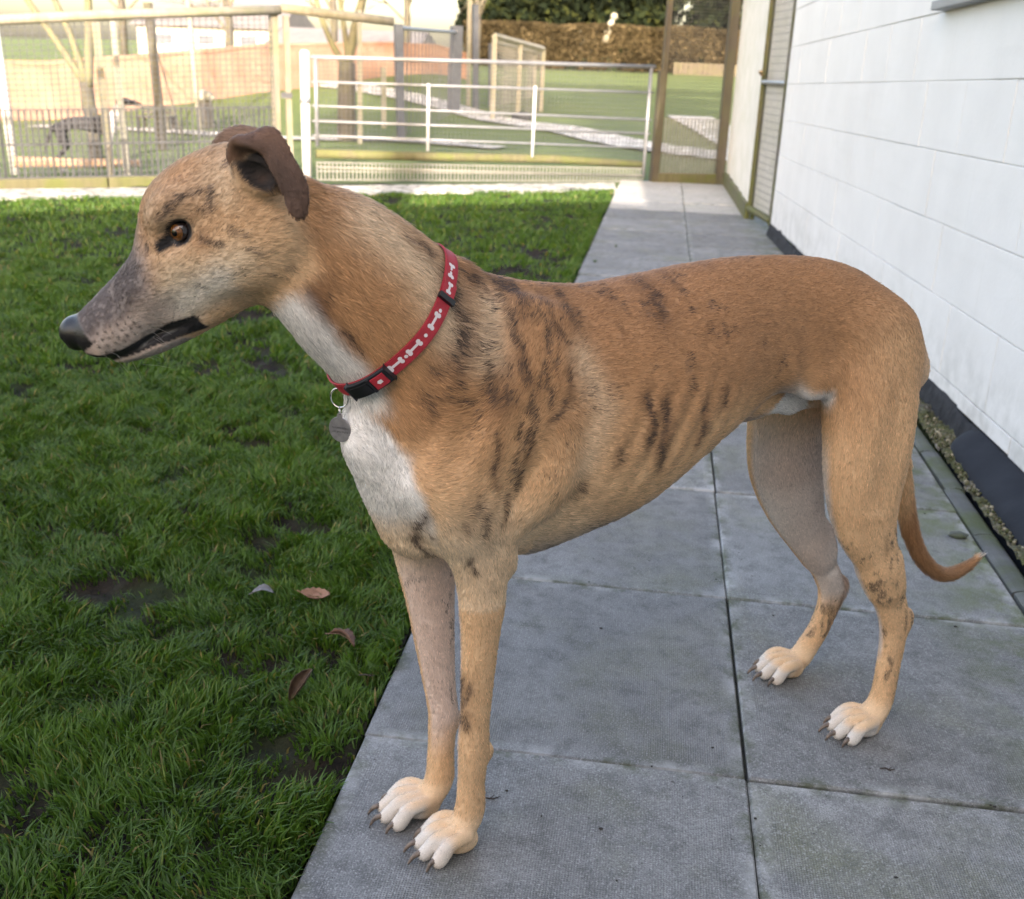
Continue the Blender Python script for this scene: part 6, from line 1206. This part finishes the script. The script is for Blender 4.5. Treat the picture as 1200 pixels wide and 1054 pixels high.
# fallen leaves
def leaf_mat(nm, a, b):
    t = NT(nm); v = t.coord(); t.col(t.ramp(t.noise(v, 60, 5), [(.3, a), (.7, b)])); t.rough(.65); t.bump(t.noise(v, 200, 4), .5, .001); return t.m
def leaf(loc, L_, W_, rz, curl, tilt, mat, lab, seed):
    rs = np.random.default_rng(seed); V, F = [], []; nu, nv = 11, 7
    for i in range(nu):
        u = i/(nu-1); w = W_*math.sin(math.pi*min(1, u*.94+.03))**.75*(1+.13*math.sin(u*31+seed))
        for j in range(nv):
            v = (j/(nv-1)-.5)*2; c = curl*v*1.3; V.append((L_*(u-.5), w*.5*math.sin(c)/max(abs(curl)*1.3, .01) if abs(curl) > .05 else w*.5*v, w*.5*(1-math.cos(c))/1.1+.010*math.sin(u*3.1)*(1 if curl > 0 else -1)+rs.normal(0, .0006)))
    for i in range(nu-1):
        for j in range(nv-1): F.append((i*nv+j, i*nv+j+1, (i+1)*nv+j+1, (i+1)*nv+j))
    o = empty('fallen_leaf', loc, lab, 'leaf', 'fallen leaves on the lawn'); o.rotation_euler = (tilt[0], tilt[1], rz); b = mesh_obj('blade', V, F, mat, o, True); so = b.modifiers.new('solid', 'SOLIDIFY'); so.thickness = .0007
    bm = bmesh.new(); bm_tube(bm, [(L_*x, 0, .010*math.sin((x+.5)*3.1)*(1 if curl > 0 else -1)-.0008) for x in (-.66, -.5, -.2, .2, .45)], [.0011, .0011, .0009, .0006, .0003], 5); bm_obj('stalk', bm, mat, o)
ml1 = leaf_mat('tan_leaf', (.20, .105, .065), (.34, .19, .125)); ml2 = leaf_mat('brown_leaf', (.075, .035, .022), (.17, .085, .055)); ml3 = leaf_mat('dark_leaf', (.055, .032, .022), (.16, .10, .06)); ml4 = leaf_mat('grey_leaf', (.10, .095, .10), (.19, .18, .18))
leaf((-.811, .408, .022), .055, .038, .25, -.9, (.25, .1), ml1, 'pale tan curled leaf on the grass, topmost of the brown leaves', 1)
leaf((-.712, .253, .016), .060, .032, -.5, 1.0, (-.5, .1), ml2, 'mauve brown curled leaf on the grass close to the paving edge', 2)
leaf((-.733, .085, .022), .062, .040, 1.0, 1.5, (.5, -.7), ml3, 'dark brown rolled leaf standing upright in the grass', 3)
leaf((-.916, .402, .014), .042, .024, .3, .6, (.1, .1), ml4, 'small grey leaf lying flat in the grass left of the tan leaf', 4)
# chip of stone, twigs and specks on the slabs
o = empty('stone_chip', (.560, 1.035, .006), 'flat grey chip of stone on the paving above the tail tip', 'stone'); bm = bmesh.new(); bmesh.ops.create_icosphere(bm, subdivisions=2, radius=.018)
for v_ in bm.verts: v_.co = Vector((v_.co.x*1.3+.003*math.sin(v_.co.y*300), v_.co.y*.8, v_.co.z*.45+.001*math.sin(v_.co.x*400)))
bm_obj('chip', bm, M_gut, o)
mt_ = NT('twig_brown'); mt_.col((.045, .032, .026)); mt_.rough(.8)
def twig(loc, rz, L_, lab):
    o = empty('twig', loc, lab, 'twig', 'twigs on the paving'); o.rotation_euler = (0, 0, rz); bm = bmesh.new(); bm_tube(bm, [(-L_/2, 0, .002), (-L_*.1, .002, .003), (L_*.2, -.001, .0025), (L_/2, .003, .003)], [.0010, .0013, .0011, .0006], 6); bm_tube(bm, [(L_*.1, 0, .003), (L_*.3, .006, .004)], [.0008, .0005], 5); bm_obj('stem', bm, mt_.m, o, True)
twig((-.383, -.125, .001), .25, .040, 'thin dark twig on the slab behind the near front paw'); twig((.217, .060, .001), -.1, .022, 'short pale twig on the slab below the near hind paw'); twig((-.640, .16, .004), .1, .03, 'little twig lying across the paving edge by the grass')
V, Fq = [], []
for q in range(150):
    x, y = rs.uniform(-.58, .58), rs.uniform(-1.0, 3.2); r = rs.uniform(.0008, .0028); c = np.array([x, y, r*.4+.0015]); V.append(c+iv*np.array([r*rs.uniform(.7, 1.8), r, r*.5])); Fq.append(ifc+q*len(iv))
mc = NT('crumb'); mc.col((.030, .026, .022)); mc.rough(.9); tri_mesh('debris', np.vstack(V), np.vstack(Fq), mc.m, 'stuff')
